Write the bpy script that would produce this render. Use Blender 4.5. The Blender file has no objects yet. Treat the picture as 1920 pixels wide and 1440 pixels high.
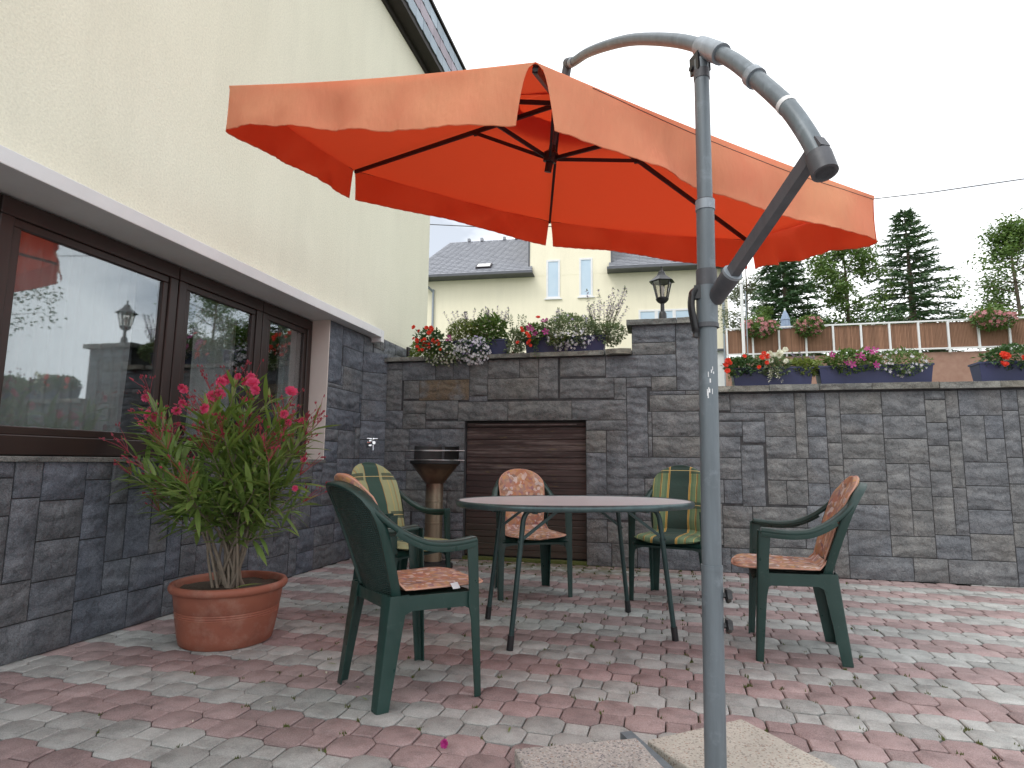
import bpy, bmesh, math, random
import numpy as np
from mathutils import Vector, Matrix, noise as mnoise
R = math.radians
scene = bpy.context.scene
COL = scene.collection
random.seed(11)

# ------------------------------------------------------------------ camera
H = 0.98
yaw, pitch, roll = R(13.62), R(7.45), R(0.58)
fw = Vector((-math.sin(yaw) * math.cos(pitch), math.cos(yaw) * math.cos(pitch), math.sin(pitch)))
rt0 = Vector((math.cos(yaw), math.sin(yaw), 0)); up0 = rt0.cross(fw)
rt = math.cos(roll) * rt0 + math.sin(roll) * up0
up = -math.sin(roll) * rt0 + math.cos(roll) * up0
cd = bpy.data.cameras.new('camera'); cam = bpy.data.objects.new('camera', cd); COL.objects.link(cam)
cd.sensor_width = 36; cd.lens = 21.0; cd.clip_end = 600; cd.clip_start = 0.02
cam.matrix_world = Matrix(((rt.x, up.x, -fw.x, 0), (rt.y, up.y, -fw.y, 0), (rt.z, up.z, -fw.z, H), (0, 0, 0, 1)))
scene.camera = cam

# ------------------------------------------------------------------ light
SUN_EL, SUN_AZ = R(52), R(215)      # sun behind the camera, a little to its left
world = bpy.data.worlds.new('World'); scene.world = world; world.use_nodes = True
wn, wl = world.node_tree.nodes, world.node_tree.links
wn.clear()
wo = wn.new('ShaderNodeOutputWorld')
sky = wn.new('ShaderNodeTexSky'); sky.sky_type = 'NISHITA'; sky.sun_disc = False
sky.sun_elevation = SUN_EL; sky.sun_rotation = SUN_AZ; sky.air_density = 1.0; sky.dust_density = 1.5
bg1 = wn.new('ShaderNodeBackground'); bg1.inputs[1].default_value = 0.07; wl.new(sky.outputs[0], bg1.inputs[0])
bg2 = wn.new('ShaderNodeBackground'); bg2.inputs[0].default_value = (0.96, 0.98, 1.0, 1); bg2.inputs[1].default_value = 1.2
tc = wn.new('ShaderNodeTexCoord'); mp = wn.new('ShaderNodeMapping'); mp.inputs['Location'].default_value = (2.5, 0.2, 0.925)
mp.inputs['Scale'].default_value = (1, 1, 2.2)
nz = wn.new('ShaderNodeTexNoise'); nz.inputs['Scale'].default_value = 2.1; nz.inputs['Detail'].default_value = 6
rp = wn.new('ShaderNodeValToRGB'); rp.color_ramp.elements[0].position = 0.38; rp.color_ramp.elements[1].position = 0.50
rp.color_ramp.elements[0].color = (0.36, 0.36, 0.36, 1)
mx = wn.new('ShaderNodeMixShader')
wl.new(tc.outputs['Generated'], mp.inputs[0]); wl.new(mp.outputs[0], nz.inputs['Vector']); wl.new(nz.outputs['Fac'], rp.inputs[0])
wl.new(rp.outputs[0], mx.inputs[0]); wl.new(bg1.outputs[0], mx.inputs[1]); wl.new(bg2.outputs[0], mx.inputs[2]); wl.new(mx.outputs[0], wo.inputs[0])
sd = bpy.data.lights.new('sun', 'SUN'); sd.energy = 0.9; sd.angle = R(22); sd.color = (1.0, 0.96, 0.9)
so = bpy.data.objects.new('sun', sd); COL.objects.link(so)
sdir = Vector((math.sin(SUN_AZ) * math.cos(SUN_EL), math.cos(SUN_AZ) * math.cos(SUN_EL), math.sin(SUN_EL)))
so.rotation_euler = sdir.to_track_quat('Z', 'Y').to_euler(); so.location = (0, -5, 12)
vs = scene.view_settings; vs.view_transform = 'Standard'; vs.look = 'None'; vs.exposure = 0.64; vs.gamma = 1.0; vs.use_curve_mapping = False
scene.cycles.max_bounces = 8; scene.cycles.transparent_max_bounces = 12
scene.cycles.use_denoising = True

# ------------------------------------------------------------------ materials
MATS = {}
class NT:
    def __init__(s, name):
        s.m = bpy.data.materials.new(name); s.m.use_nodes = True
        s.t = s.m.node_tree; s.b = s.t.nodes['Principled BSDF']; s.out = s.t.nodes['Material Output']
        MATS[name] = s.m
    def n(s, typ, **k):
        nd = s.t.nodes.new('ShaderNode' + typ)
        for a, v in k.items():
            if a[0] == '_': setattr(nd, a[1:], v)
            else: nd.inputs[a.replace('__', ' ')].default_value = v
        return nd
    def l(s, a, b): s.t.links.new(a, b)
    def math(s, op, a, b=None, c=None):
        nd = s.t.nodes.new('ShaderNodeMath'); nd.operation = op
        for i, v in enumerate((a, b, c)):
            if v is None: continue
            if isinstance(v, (int, float)): nd.inputs[i].default_value = v
            else: s.l(v, nd.inputs[i])
        return nd.outputs[0]
    def mix(s, f, a, b, blend='MIX'):
        nd = s.t.nodes.new('ShaderNodeMix'); nd.data_type = 'RGBA'; nd.blend_type = blend
        for i, v in ((0, f), (6, a), (7, b)):
            if isinstance(v, (int, float)): nd.inputs[i].default_value = v
            elif isinstance(v, tuple): nd.inputs[i].default_value = (*v[:3], 1)
            else: s.l(v, nd.inputs[i])
        return nd.outputs[2]
    def ramp(s, f, stops, interp='LINEAR'):
        nd = s.t.nodes.new('ShaderNodeValToRGB'); cr = nd.color_ramp; cr.interpolation = interp
        while len(cr.elements) < len(stops): cr.elements.new(0.5)
        for e, (p, c) in zip(cr.elements, stops):
            e.position = p; e.color = (*c[:3], 1) if not isinstance(c, (int, float)) else (c, c, c, 1)
        s.l(f, nd.inputs[0]); return nd.outputs[0]
    def coord(s, kind='Object', scale=(1, 1, 1)):
        a = s.n('TexCoord'); b = s.n('Mapping'); b.inputs['Scale'].default_value = scale
        s.l(a.outputs[kind], b.inputs[0]); return b.outputs[0]
    def noise(s, v, scale, detail=4, rough=0.55, out='Fac'):
        nd = s.n('TexNoise'); nd.inputs['Scale'].default_value = scale; nd.inputs['Detail'].default_value = detail
        nd.inputs['Roughness'].default_value = rough; s.l(v, nd.inputs['Vector']); return nd.outputs[out]
    def bump(s, h, strength=0.3, dist=0.01):
        nd = s.n('Bump'); nd.inputs['Strength'].default_value = strength; nd.inputs['Distance'].default_value = dist
        s.l(h, nd.inputs['Height']); s.l(nd.outputs[0], s.b.inputs['Normal']); return nd
    def base(s, c):
        if isinstance(c, tuple): s.b.inputs['Base Color'].default_value = (*c[:3], 1)
        else: s.l(c, s.b.inputs['Base Color'])
    def set(s, rough=None, metal=None, spec=None):
        if rough is not None: s.b.inputs['Roughness'].default_value = rough
        if metal is not None: s.b.inputs['Metallic'].default_value = metal
        if spec is not None: s.b.inputs['Specular IOR Level'].default_value = spec

def pbr(name, ca, cb=None, rough=0.6, metal=0, ns=8, bump=0, bscale=60, bdist=0.004, rnd=0, detail=5, kind='Object', spec=None, stretch=(1, 1, 1)):
    s = NT(name); v = s.coord(kind, stretch)
    cb = cb or tuple(c * 0.82 for c in ca)
    f = s.noise(v, ns, detail)
    f = s.ramp(f, [(0.3, 0.0), (0.7, 1.0)])
    c = s.mix(f, ca, cb)
    if rnd:
        o = s.n('ObjectInfo'); k = s.math('MULTIPLY_ADD', o.outputs['Random'], 2 * rnd, 1 - rnd)
        cc = s.n('CombineColor'); [s.l(k, cc.inputs[i]) for i in range(3)]
        c = s.mix(1.0, c, cc.outputs[0], 'MULTIPLY')
    s.base(c); s.set(rough, metal, spec)
    if bump:
        b = s.noise(v, bscale, 4); s.bump(b, bump, bdist)
    return s.m

# --- render / walls
def render_mat(name, ca, cb):
    s = NT(name); v = s.coord('Object')
    a = s.noise(v, 0.9, 3); a = s.ramp(a, [(0.3, 0.0), (0.7, 1.0)])
    c = s.mix(a, ca, cb)
    g = s.noise(v, 70, 3, .7); g2 = s.ramp(g, [(0.32, 0.86), (0.62, 1.0)])
    c = s.mix(1.0, c, g2, 'MULTIPLY')
    vs_ = s.coord('Object', (1, 1.0, 0.06)); st = s.ramp(s.noise(vs_, 5, 3), [(0.35, 0.975), (0.6, 1.0)])
    c = s.mix(1.0, c, st, 'MULTIPLY')
    dt = s.ramp(s.noise(s.coord('Object', (1, 1, .35)), 1.7, 7, .68), [(0.50, 0.0), (0.75, 0.30)]); c = s.mix(dt, c, tuple(x * .74 for x in cb))
    s.base(c); s.set(0.92); s.bump(g, 0.55, 0.006); return s.m
render_mat('cream_render', (0.86, 0.83, 0.68), (0.82, 0.79, 0.64))
render_mat('house_render', (0.90, 0.84, 0.66), (0.88, 0.82, 0.64))
pbr('white_paint', (0.80, 0.80, 0.80), (0.72, 0.72, 0.72), 0.6, ns=3, bump=.15, bscale=90)
pbr('jamb_paint', (0.74, 0.67, 0.62), (0.68, 0.61, 0.57), 0.75, ns=3, bump=.15, bscale=60)

# --- slate stone
def stone_mat(name, tint=(1.12, 1.12, 1.11), rust=False):
    s = NT(name); v = s.coord('Object'); o = s.n('ObjectInfo')
    off = s.n('VectorMath', _operation='ADD'); cmb = s.n('CombineXYZ')
    sc = s.math('MULTIPLY', o.outputs['Random'], 37.0); s.l(sc, cmb.inputs[0]); s.l(sc, cmb.inputs[2])
    s.l(v, off.inputs[0]); s.l(cmb.outputs[0], off.inputs[1]); v = off.outputs[0]
    t = lambda c: tuple(a * b for a, b in zip(c, tint))
    n1 = s.noise(v, 5.5, 6, .6); n2 = s.noise(v, 1.3, 2)
    base = s.ramp(n1, [(0.3, t((0.078, 0.083, 0.091))), (0.5, t((0.120, 0.125, 0.134))), (0.72, t((0.180, 0.184, 0.190)))])
    rv = s.ramp(o.outputs['Random'], [(0.0, t((0.86, 0.90, 0.97))), (0.35, t((1.0, 1.0, 1.0))), (0.7, t((1.07, 1.04, 0.98))), (1.0, t((0.92, 0.95, 1.02)))])
    c = s.mix(1.0, base, rv, 'MULTIPLY')
    br = s.ramp(n2, [(0.54, 0.0), (0.74, 0.36)])
    c = s.mix(br, c, t((0.155, 0.128, 0.09)))
    if rust: c = s.mix(s.ramp(s.noise(v, 3.2, 5), [(0.40, 0.0), (0.50, 0.85)]), c, s.mix(s.noise(v, 12, 4), (0.20, 0.13, 0.07), (0.13, 0.105, 0.07)))
    gr = s.noise(v, 190, 2, .7); c = s.mix(0.35, c, s.ramp(gr, [(0.35, 0.0), (0.65, 1.0)]), 'SOFT_LIGHT')
    s.base(c); s.set(0.82)
    vn = s.noise(s.coord('Object', (.55, .55, 1.6)) if False else v, 7.5, 7, .6); c = s.mix(s.ramp(vn, [(0.475, 0.0), (0.495, 0.42), (0.515, 0.0)]), c, (0.03, 0.032, 0.036)); s.base(c)
    wv = s.n('TexWave', _wave_type='BANDS', _bands_direction='Z', Scale=3.0, Distortion=9.0, Detail=3.0); s.l(v, wv.inputs['Vector'])
    h = s.math('ADD', s.math('MULTIPLY', s.noise(v, 16, 8, .62), 1.0), s.math('MULTIPLY', wv.outputs['Fac'], 0.3))
    h = s.math('ADD', h, s.math('MULTIPLY', gr, 0.12))
    s.bump(h, 1.0, 0.028); return s.m
stone_mat('slate_stone')
stone_mat('rust_stone', rust=True)
stone_mat('sky_tinted_slate', (1.06, 1.09, 1.13))  # same slate, cool cast of the sky light put into its tint
stone_mat('coping_slate', (1.25, 1.22, 1.12))
pbr('weathered_strip', (0.22, 0.19, 0.18), (0.09, 0.07, 0.065), 0.9, ns=14, stretch=(1, 1, 4))
pbr('mortar', (0.07, 0.07, 0.075), (0.03, 0.03, 0.032), 0.95, ns=14, bump=.5, bscale=80)

# --- pavers
def paver_mat(name, c1, c2, attr=False):
    s = NT(name)
    g = s.n('NewGeometry'); v = g.outputs['Position']
    if attr:
        a = s.n('Attribute', _attribute_name='tint'); r = a.outputs['Fac']
    else:
        r = s.n('ObjectInfo').outputs['Random']
    n1 = s.ramp(s.noise(v, 2.2, 4), [(0.3, 0.0), (0.7, 1.0)])
    c = s.mix(n1, c1, c2)
    k = s.math('MULTIPLY_ADD', r, 0.34, 0.83); cc = s.n('CombineColor'); [s.l(k, cc.inputs[i]) for i in range(3)]
    c = s.mix(1.0, c, cc.outputs[0], 'MULTIPLY')
    sp = s.noise(v, 230, 2, .8); c = s.mix(0.5, c, s.ramp(sp, [(0.30, 0.08), (0.5, .5), (0.72, 0.95)]), 'SOFT_LIGHT')
    st = s.ramp(s.noise(v, 9, 5, .65), [(0.35, 0.72), (0.55, 1.0)])
    c = s.mix(1.0, c, st, 'MULTIPLY')
    # moss and dirt that grow towards the hatch in the wall
    sx = s.n('SeparateXYZ'); s.l(v, sx.inputs[0])
    mo = s.math('MULTIPLY', s.ramp(sx.outputs['Y'], [(0.0, 0.0), (1.0, 1.0)]), 1.0)
    yy = s.math('SUBTRACT', sx.outputs['Y'], 5.15); yy = s.math('MULTIPLY', yy, 1.5); yy = s.math('MINIMUM', s.math('MAXIMUM', yy, 0.0), 1.0)
    xx = s.math('ABSOLUTE', s.math('ADD', sx.outputs['X'], 1.05)); xx = s.math('SUBTRACT', 1.5, xx); xx = s.math('MINIMUM', s.math('MAXIMUM', xx, 0.0), 1.0)
    mo = s.math('MULTIPLY', s.math('MULTIPLY', yy, xx), s.ramp(s.noise(v, 11, 5), [(0.38, 0.0), (0.55, 0.85)]))
    c = s.mix(mo, c, (0.115, 0.12, 0.055))
    s.base(c); s.set(0.88)
    s.bump(s.math('ADD', sp, s.math('MULTIPLY', s.noise(v, 60, 4), .8)), 0.45, 0.0035); return s.m
for sfx, at in (('', False), ('_far', True)):
    paver_mat('grey_paver' + sfx, (0.415, 0.42, 0.405), (0.35, 0.355, 0.345), at)
    paver_mat('red_paver' + sfx, (0.370, 0.282, 0.275), (0.312, 0.228, 0.225), at)
s = NT('joint_sand'); g = s.n('NewGeometry'); v = g.outputs['Position']
c = s.ramp(s.noise(v, 6, 5), [(0.35, (0.045, 0.038, 0.03)), (0.55, (0.07, 0.06, 0.04)), (0.68, (0.05, 0.07, 0.02))])
s.base(c); s.set(0.95); s.bump(s.noise(v, 120, 3), .6, .004)
pbr('grass', (0.06, 0.10, 0.03), (0.09, 0.12, 0.045), 0.9, ns=5, bump=.6, bscale=80)
pbr('moss', (0.075, 0.10, 0.02), (0.11, 0.12, 0.035), 0.95, ns=30)

# --- plastics, metals
def plastic(name, ca, cb, rough=.35, ribs=False):
    s = NT(name); v = s.coord('Object'); f = s.ramp(s.noise(v, 6, 5), [(0.35, 0.0), (0.7, 1.0)])
    c = s.mix(f, ca, cb)
    d = s.ramp(s.noise(v, 38, 6, .7), [(0.60, 0.0), (0.78, 0.28)])
    c = s.mix(d, c, (0.16, 0.19, 0.18)); s.base(c); s.set(rough)
    s.l(s.ramp(s.noise(v, 20, 4), [(0.3, rough - .08), (0.7, rough + .18)]), s.b.inputs['Roughness'])
    if ribs:
        wv = s.n('TexWave', _wave_type='BANDS', _bands_direction='Z', Scale=38.0, Distortion=0.0); s.l(v, wv.inputs['Vector'])
        w2 = s.n('TexWave', _wave_type='BANDS', _bands_direction='X', Scale=26.0, Distortion=0.0); s.l(v, w2.inputs['Vector'])
        s.bump(s.math('ADD', wv.outputs['Fac'], s.math('MULTIPLY', w2.outputs['Fac'], .5)), .9, .004)
    else: s.bump(s.noise(v, 260, 2), .12, .001)
    return s.m
plastic('green_plastic', (0.012, 0.040, 0.034), (0.018, 0.052, 0.044))
plastic('green_plastic_ribbed', (0.011, 0.036, 0.031), (0.016, 0.046, 0.040), .42, True)
def tube_mat(name, c, rough, metal, streak=True):
    s = NT(name); v = s.coord('Object', (1, 1, .12)); f = s.noise(v, 30, 5, .6)
    cc = s.mix(s.ramp(f, [(0.35, 0.0), (0.7, 1.0)]), c, tuple(x * .72 for x in c))
    v2 = s.coord('Object'); d = s.ramp(s.noise(v2, 13, 6, .7), [(0.56, 0.0), (0.72, .45)])
    cc = s.mix(d, cc, tuple(min(1, x * 1.55 + .03) for x in c))
    s.base(cc); s.set(rough, metal); s.bump(s.noise(v2, 140, 3), .12, .001); return s.m
tube_mat('grey_paint', (0.155, 0.185, 0.208), .42, .15)
tube_mat('grey_cast', (0.085, 0.088, 0.10), .5, .0)
tube_mat('clamp_grey', (0.30, 0.34, 0.38), .4, .2)
tube_mat('leg_green', (0.030, 0.062, 0.062), .3, .2)
tube_mat('rim_metal', (0.085, 0.135, 0.14), .28, .45)
pbr('black_plastic', (0.012, 0.012, 0.014), (0.02, 0.02, 0.022), 0.4, ns=20)
pbr('rib_metal', (0.030, 0.022, 0.028), (0.022, 0.016, 0.02), 0.45, metal=.2)
pbr('white_metal', (0.78, 0.78, 0.78), (0.7, 0.7, 0.72), 0.4)
pbr('chrome', (0.75, 0.76, 0.78), (0.6, 0.6, 0.62), 0.12, metal=1)
pbr('wire_steel', (0.7, 0.7, 0.7), (0.5, 0.5, 0.5), 0.3, metal=.8)
s = NT('heat_steel'); v = s.coord('Object')
sx = s.n('SeparateXYZ'); s.l(v, sx.inputs[0])
c = s.ramp(s.math('ADD', sx.outputs['Z'], s.math('MULTIPLY', s.noise(v, 9, 4), .16)), [(0.55, (0.30, 0.24, 0.17)), (0.72, (0.36, 0.30, 0.22)), (0.85, (0.17, 0.10, 0.07)), (0.95, (0.20, 0.13, 0.08)), (1.0, (0.10, 0.07, 0.05))])
s.base(c); s.set(.36, .75); s.bump(s.noise(v, 40, 4), .15, .002)
pbr('soot_black', (0.010, 0.010, 0.011), (0.022, 0.02, 0.02), 0.55, ns=25, bump=.2)
s = NT('table_top'); v = s.coord('Object')
c = s.mix(s.ramp(s.noise(v, 4, 4), [(0.3, 0.), (0.7, 1.)]), (0.76, 0.79, 0.82), (0.71, 0.735, 0.76))
c = s.mix(.35, c, s.ramp(s.noise(v, 160, 3, .7), [(0.35, 0.1), (0.65, 0.9)]), 'SOFT_LIGHT'); s.base(c); s.set(.30); s.bump(s.noise(v, 160, 2), .06, .001)

# --- concrete slab (exposed aggregate)
def slab_mat(name, base, dots, hi):
    s = NT(name); v = s.coord('Object')
    vo = s.n('TexVoronoi', Scale=165.0); s.l(v, vo.inputs['Vector'])
    sc_ = s.n('SeparateColor'); s.l(vo.outputs['Color'], sc_.inputs[0])
    pick = s.ramp(sc_.outputs[0], [(0.0, dots), (0.16, base), (0.55, hi), (0.8, base), (0.92, (0.30, 0.20, 0.16))], 'CONSTANT')
    c = s.mix(s.ramp(vo.outputs['Distance'], [(0.45, 0.85), (0.75, 0.0)]), base, pick)
    c = s.mix(1.0, c, s.ramp(s.noise(v, 5, 4), [(0.3, .8), (0.6, 1.)]), 'MULTIPLY')
    s.base(c); s.set(.8); s.bump(vo.outputs['Distance'], .4, .003); return s.m
slab_mat('aggregate_slab', (0.38, 0.36, 0.335), (0.12, 0.12, 0.14), (0.54, 0.50, 0.47))
slab_mat('sand_slab', (0.46, 0.435, 0.38), (0.24, 0.225, 0.20), (0.53, 0.505, 0.45))

# --- wood planks of the hatch
s = NT('hatch_wood'); v = s.coord('Object', (0.35, 1, 6)); o = s.n('ObjectInfo')
vv = s.n('VectorMath', _operation='ADD'); cb_ = s.n('CombineXYZ'); s.l(s.math('MULTIPLY', o.outputs['Random'], 31.), cb_.inputs[0]); s.l(v, vv.inputs[0]); s.l(cb_.outputs[0], vv.inputs[1]); v = vv.outputs[0]
n1 = s.noise(v, 4, 7, .65)
c = s.ramp(n1, [(0.3, (0.025, 0.015, 0.014)), (0.5, (0.050, 0.029, 0.027)), (0.68, (0.075, 0.046, 0.042))])
wt = s.coord('Object'); sx = s.n('SeparateXYZ'); s.l(wt, sx.inputs[0])
worn = s.math('MULTIPLY', s.ramp(sx.outputs['Z'], [(0.80, 0.0), (0.93, 1.0)]), s.ramp(s.noise(v, 7, 6, .7), [(0.50, 0.), (0.66, .75)]))
c = s.mix(worn, c, (0.17, 0.13, 0.12))
low = s.math('MULTIPLY', s.ramp(sx.outputs['Z'], [(0.15, 0.8), (0.62, 0.0)]), s.ramp(s.noise(wt, 2.5, 4), [(0.35, 0.2), (0.6, .8)]))
c = s.mix(low, c, (0.058, 0.048, 0.028))
ye = s.math('MULTIPLY', s.ramp(s.noise(s.coord('Object', (1, 1, 10)), 5, 6, .7), [(0.63, 0.), (0.70, .8)]), s.ramp(sx.outputs['Z'], [(0.55, 0.), (0.75, 1.)]))
c = s.mix(ye, c, (0.16, 0.12, 0.03))
s.base(c); s.set(.72); s.bump(n1, .5, .004)
pbr('brown_frame', (0.040, 0.024, 0.020), (0.030, 0.018, 0.016), 0.38, ns=6, stretch=(1, 1, .2))
pbr('dark_wood', (0.018, 0.014, 0.013), (0.028, 0.02, 0.018), 0.7, ns=6)

# --- roof slates
def slate_roof(name, ca, cb):
    s = NT(name); v = s.coord('Object'); o = s.n('ObjectInfo')
    c = s.mix(s.ramp(s.noise(v, 3, 4), [(0.3, 0.), (0.7, 1.)]), ca, cb)
    k = s.math('MULTIPLY_ADD', o.outputs['Random'], 0.3, 0.85); cc = s.n('CombineColor'); [s.l(k, cc.inputs[i]) for i in range(3)]
    c = s.mix(1.0, c, cc.outputs[0], 'MULTIPLY'); s.base(c); s.set(.55); s.bump(s.noise(v, 40, 3), .3, .003); return s.m
slate_roof('slate_blue', (0.36, 0.43, 0.50), (0.28, 0.35, 0.42))
slate_roof('slate_pink', (0.36, 0.31, 0.36), (0.30, 0.25, 0.30))
slate_roof('roof_tile', (0.27, 0.28, 0.315), (0.22, 0.23, 0.26))
slate_roof('roof_trim', (0.10, 0.105, 0.12), (0.08, 0.085, 0.10))

# --- glass
def glass(name, tint=(0.8, 0.85, 0.85), refl=1.0):
    s = NT(name); s.t.nodes.remove(s.b)
    fr = s.n('LayerWeight', Blend=0.35); gl = s.n('BsdfGlossy'); gl.inputs['Roughness'].default_value = 0.02; gl.inputs['Color'].default_value = (.92, .96, 1, 1)
    tr = s.n('BsdfTransparent'); tr.inputs['Color'].default_value = (*tint, 1); ms = s.n('MixShader')
    f = s.math('MULTIPLY_ADD', fr.outputs['Facing'], .58, .07 * refl); s.l(f, ms.inputs[0]); s.l(tr.outputs[0], ms.inputs[1]); s.l(gl.outputs[0], ms.inputs[2]); s.l(ms.outputs[0], s.out.inputs[0]); return s.m
glass('window_glass')
glass('lamp_glass', (0.92, 0.90, 0.86))
pbr('curtain', (0.72, 0.70, 0.70), (0.62, 0.60, 0.60), .9)
pbr('curtain_blue', (0.55, 0.66, 0.76), (0.45, 0.58, 0.70), .9, ns=1.5)
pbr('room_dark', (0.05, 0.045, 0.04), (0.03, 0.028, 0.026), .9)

# --- plants
def leaf_mat(name, ca, cb, trans=.3, rough=.5):
    s = NT(name); o = s.n('NewGeometry'); v = o.outputs['Position']
    f = s.ramp(o.outputs['Random Per Island'], [(0.0, 0.0), (1.0, 1.0)])
    c = s.mix(f, ca, cb); c2 = s.noise(v, 9, 3); c = s.mix(s.ramp(c2, [(0.35, 0.), (0.65, .5)]), c, tuple(x * .6 for x in ca))
    s.base(c); s.set(rough); tr = s.n('BsdfTranslucent'); s.l(s.mix(1.0, c, (1.0, 1.0, .55), 'MULTIPLY'), tr.inputs[0])
    ms = s.n('MixShader'); ms.inputs[0].default_value = trans; s.l(s.b.outputs[0], ms.inputs[1]); s.l(tr.outputs[0], ms.inputs[2]); s.l(ms.outputs[0], s.out.inputs[0]); return s.m
leaf_mat('oleander_leaf', (0.15, 0.27, 0.055), (0.27, 0.36, 0.11))
leaf_mat('leaf_green', (0.10, 0.19, 0.05), (0.20, 0.29, 0.09))
leaf_mat('leaf_grey_green', (0.17, 0.24, 0.13), (0.28, 0.34, 0.20))
leaf_mat('leaf_lime', (0.19, 0.26, 0.06), (0.28, 0.34, 0.12))
leaf_mat('leaf_dark', (0.06, 0.13, 0.05), (0.11, 0.20, 0.08))
leaf_mat('conifer_leaf', (0.05, 0.12, 0.055), (0.11, 0.19, 0.075), .2)
leaf_mat('birch_leaf', (0.16, 0.20, 0.13), (0.26, 0.30, 0.20))
leaf_mat('petal_pink', (0.80, 0.07, 0.22), (0.90, 0.16, 0.34), .35)
leaf_mat('bud_red', (0.36, 0.035, 0.07), (0.46, 0.07, 0.10), .2)
leaf_mat('petal_red', (0.75, 0.03, 0.015), (0.85, 0.10, 0.03), .25)
leaf_mat('petal_magenta', (0.38, 0.02, 0.20), (0.52, 0.05, 0.28), .25)
leaf_mat('petal_white', (0.72, 0.70, 0.80), (0.88, 0.86, 0.92), .25)
leaf_mat('petal_lilac', (0.42, 0.34, 0.62), (0.58, 0.50, 0.76), .25)
leaf_mat('petal_cream', (0.80, 0.80, 0.70), (0.88, 0.88, 0.80), .25)
leaf_mat('petal_rose', (0.55, 0.18, 0.20), (0.65, 0.30, 0.33), .25)
pbr('bark', (0.17, 0.13, 0.10), (0.11, 0.085, 0.065), .9, ns=20, bump=.4, bscale=60)
pbr('stem_grey', (0.26, 0.21, 0.16), (0.17, 0.14, 0.11), .85, ns=25, bump=.3)
pbr('soil', (0.05, 0.035, 0.025), (0.09, 0.065, 0.045), .95, ns=60, bump=.8, bscale=90, bdist=.01)
s = NT('terracotta'); v = s.coord('Object')
c = s.mix(s.ramp(s.noise(v, 5, 5), [(0.3, 0.), (0.7, 1.)]), (0.33, 0.115, 0.07), (0.27, 0.09, 0.058))
c = s.mix(s.ramp(s.noise(v, 9, 7, .7), [(0.50, 0.), (0.72, .5)]), c, (0.44, 0.27, 0.21)); c = s.mix(s.ramp(s.noise(v, 5, 6, .7), [(0.55, 0.), (0.75, .5)]), c, (0.17, 0.075, 0.05)); s.base(c); s.set(.62); s.bump(s.noise(v, 90, 4), .15, .002)
pbr('planter_blue', (0.022, 0.028, 0.085), (0.030, 0.036, 0.10), .45, ns=5)
pbr('reed', (0.36, 0.20, 0.13), (0.26, 0.14, 0.09), .85, ns=10, stretch=(12, 1, .5), rnd=.2)
pbr('brick_red', (0.36, 0.22, 0.17), (0.30, 0.17, 0.13), .9, ns=9, bump=.4)
pbr('parasol_blue', (0.30, 0.38, 0.50), (0.22, 0.29, 0.40), .85)

# --- parasol cloth: faded outer face, strong inner face, lets light through
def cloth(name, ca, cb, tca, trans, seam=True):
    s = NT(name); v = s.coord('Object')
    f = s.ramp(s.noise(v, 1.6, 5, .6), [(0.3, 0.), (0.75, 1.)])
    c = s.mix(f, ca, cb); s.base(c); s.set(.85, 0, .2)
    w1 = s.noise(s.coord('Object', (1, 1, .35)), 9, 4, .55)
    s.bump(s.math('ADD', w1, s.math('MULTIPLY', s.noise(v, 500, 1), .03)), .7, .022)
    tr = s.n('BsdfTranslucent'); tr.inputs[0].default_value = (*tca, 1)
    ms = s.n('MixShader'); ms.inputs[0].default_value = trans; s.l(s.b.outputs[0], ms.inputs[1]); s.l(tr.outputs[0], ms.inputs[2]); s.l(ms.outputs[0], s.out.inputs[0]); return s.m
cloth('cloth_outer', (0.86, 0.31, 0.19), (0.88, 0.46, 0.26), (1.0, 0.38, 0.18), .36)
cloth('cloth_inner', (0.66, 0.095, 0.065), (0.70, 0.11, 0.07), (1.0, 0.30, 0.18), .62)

# --- cushion fabrics (uv in metres)
def uvcoord(s):
    a = s.n('TexCoord'); sx = s.n('SeparateXYZ'); s.l(a.outputs['UV'], sx.inputs[0]); return a.outputs['UV'], sx.outputs[0], sx.outputs[1]
s = NT('floral_fabric'); uv, u, v_ = uvcoord(s)
wob = s.noise(uv, 14, 3, .5, 'Color'); vm = s.n('VectorMath', _operation='MULTIPLY_ADD'); s.l(wob, vm.inputs[0]); vm.inputs[1].default_value = (.05, .05, 0); s.l(uv, vm.inputs[2])
vo = s.n('TexVoronoi', Scale=21.0, _feature='F1'); s.l(vm.outputs[0], vo.inputs['Vector']); vo2 = s.n('TexVoronoi', Scale=42.0); s.l(vm.outputs[0], vo2.inputs['Vector'])
sc1 = s.n('SeparateColor'); s.l(vo.outputs['Color'], sc1.inputs[0]); sc2 = s.n('SeparateColor'); s.l(vo2.outputs['Color'], sc2.inputs[0])
ca = s.ramp(sc1.outputs[0], [(0.0, (0.46, 0.17, 0.07)), (0.2, (0.36, 0.24, 0.19)), (0.4, (0.55, 0.33, 0.18)), (0.58, (0.22, 0.13, 0.09)), (0.72, (0.42, 0.20, 0.17)), (0.86, (0.50, 0.30, 0.16))], 'CONSTANT')
cb = s.ramp(sc2.outputs[1], [(0.0, (0.44, 0.22, 0.13)), (0.22, (0.32, 0.19, 0.14)), (0.45, (0.60, 0.38, 0.26)), (0.60, (0.22, 0.12, 0.20)), (0.72, (0.50, 0.22, 0.12)), (0.88, (0.78, 0.72, 0.70))], 'CONSTANT')
c = s.mix(.5, ca, cb); c = s.mix(s.ramp(sc2.outputs[0], [(0.0, 0.), (0.90, 0.), (0.91, .6)], 'CONSTANT'), c, (0.80, 0.74, 0.72))
c = s.mix(s.ramp(vo.outputs['Distance'], [(0.0, .75), (0.25, 0.5), (0.3, 0.0)]), c, (0.55, 0.30, 0.08))
c = s.mix(.10, c, (0.47, 0.37, 0.33))
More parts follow.
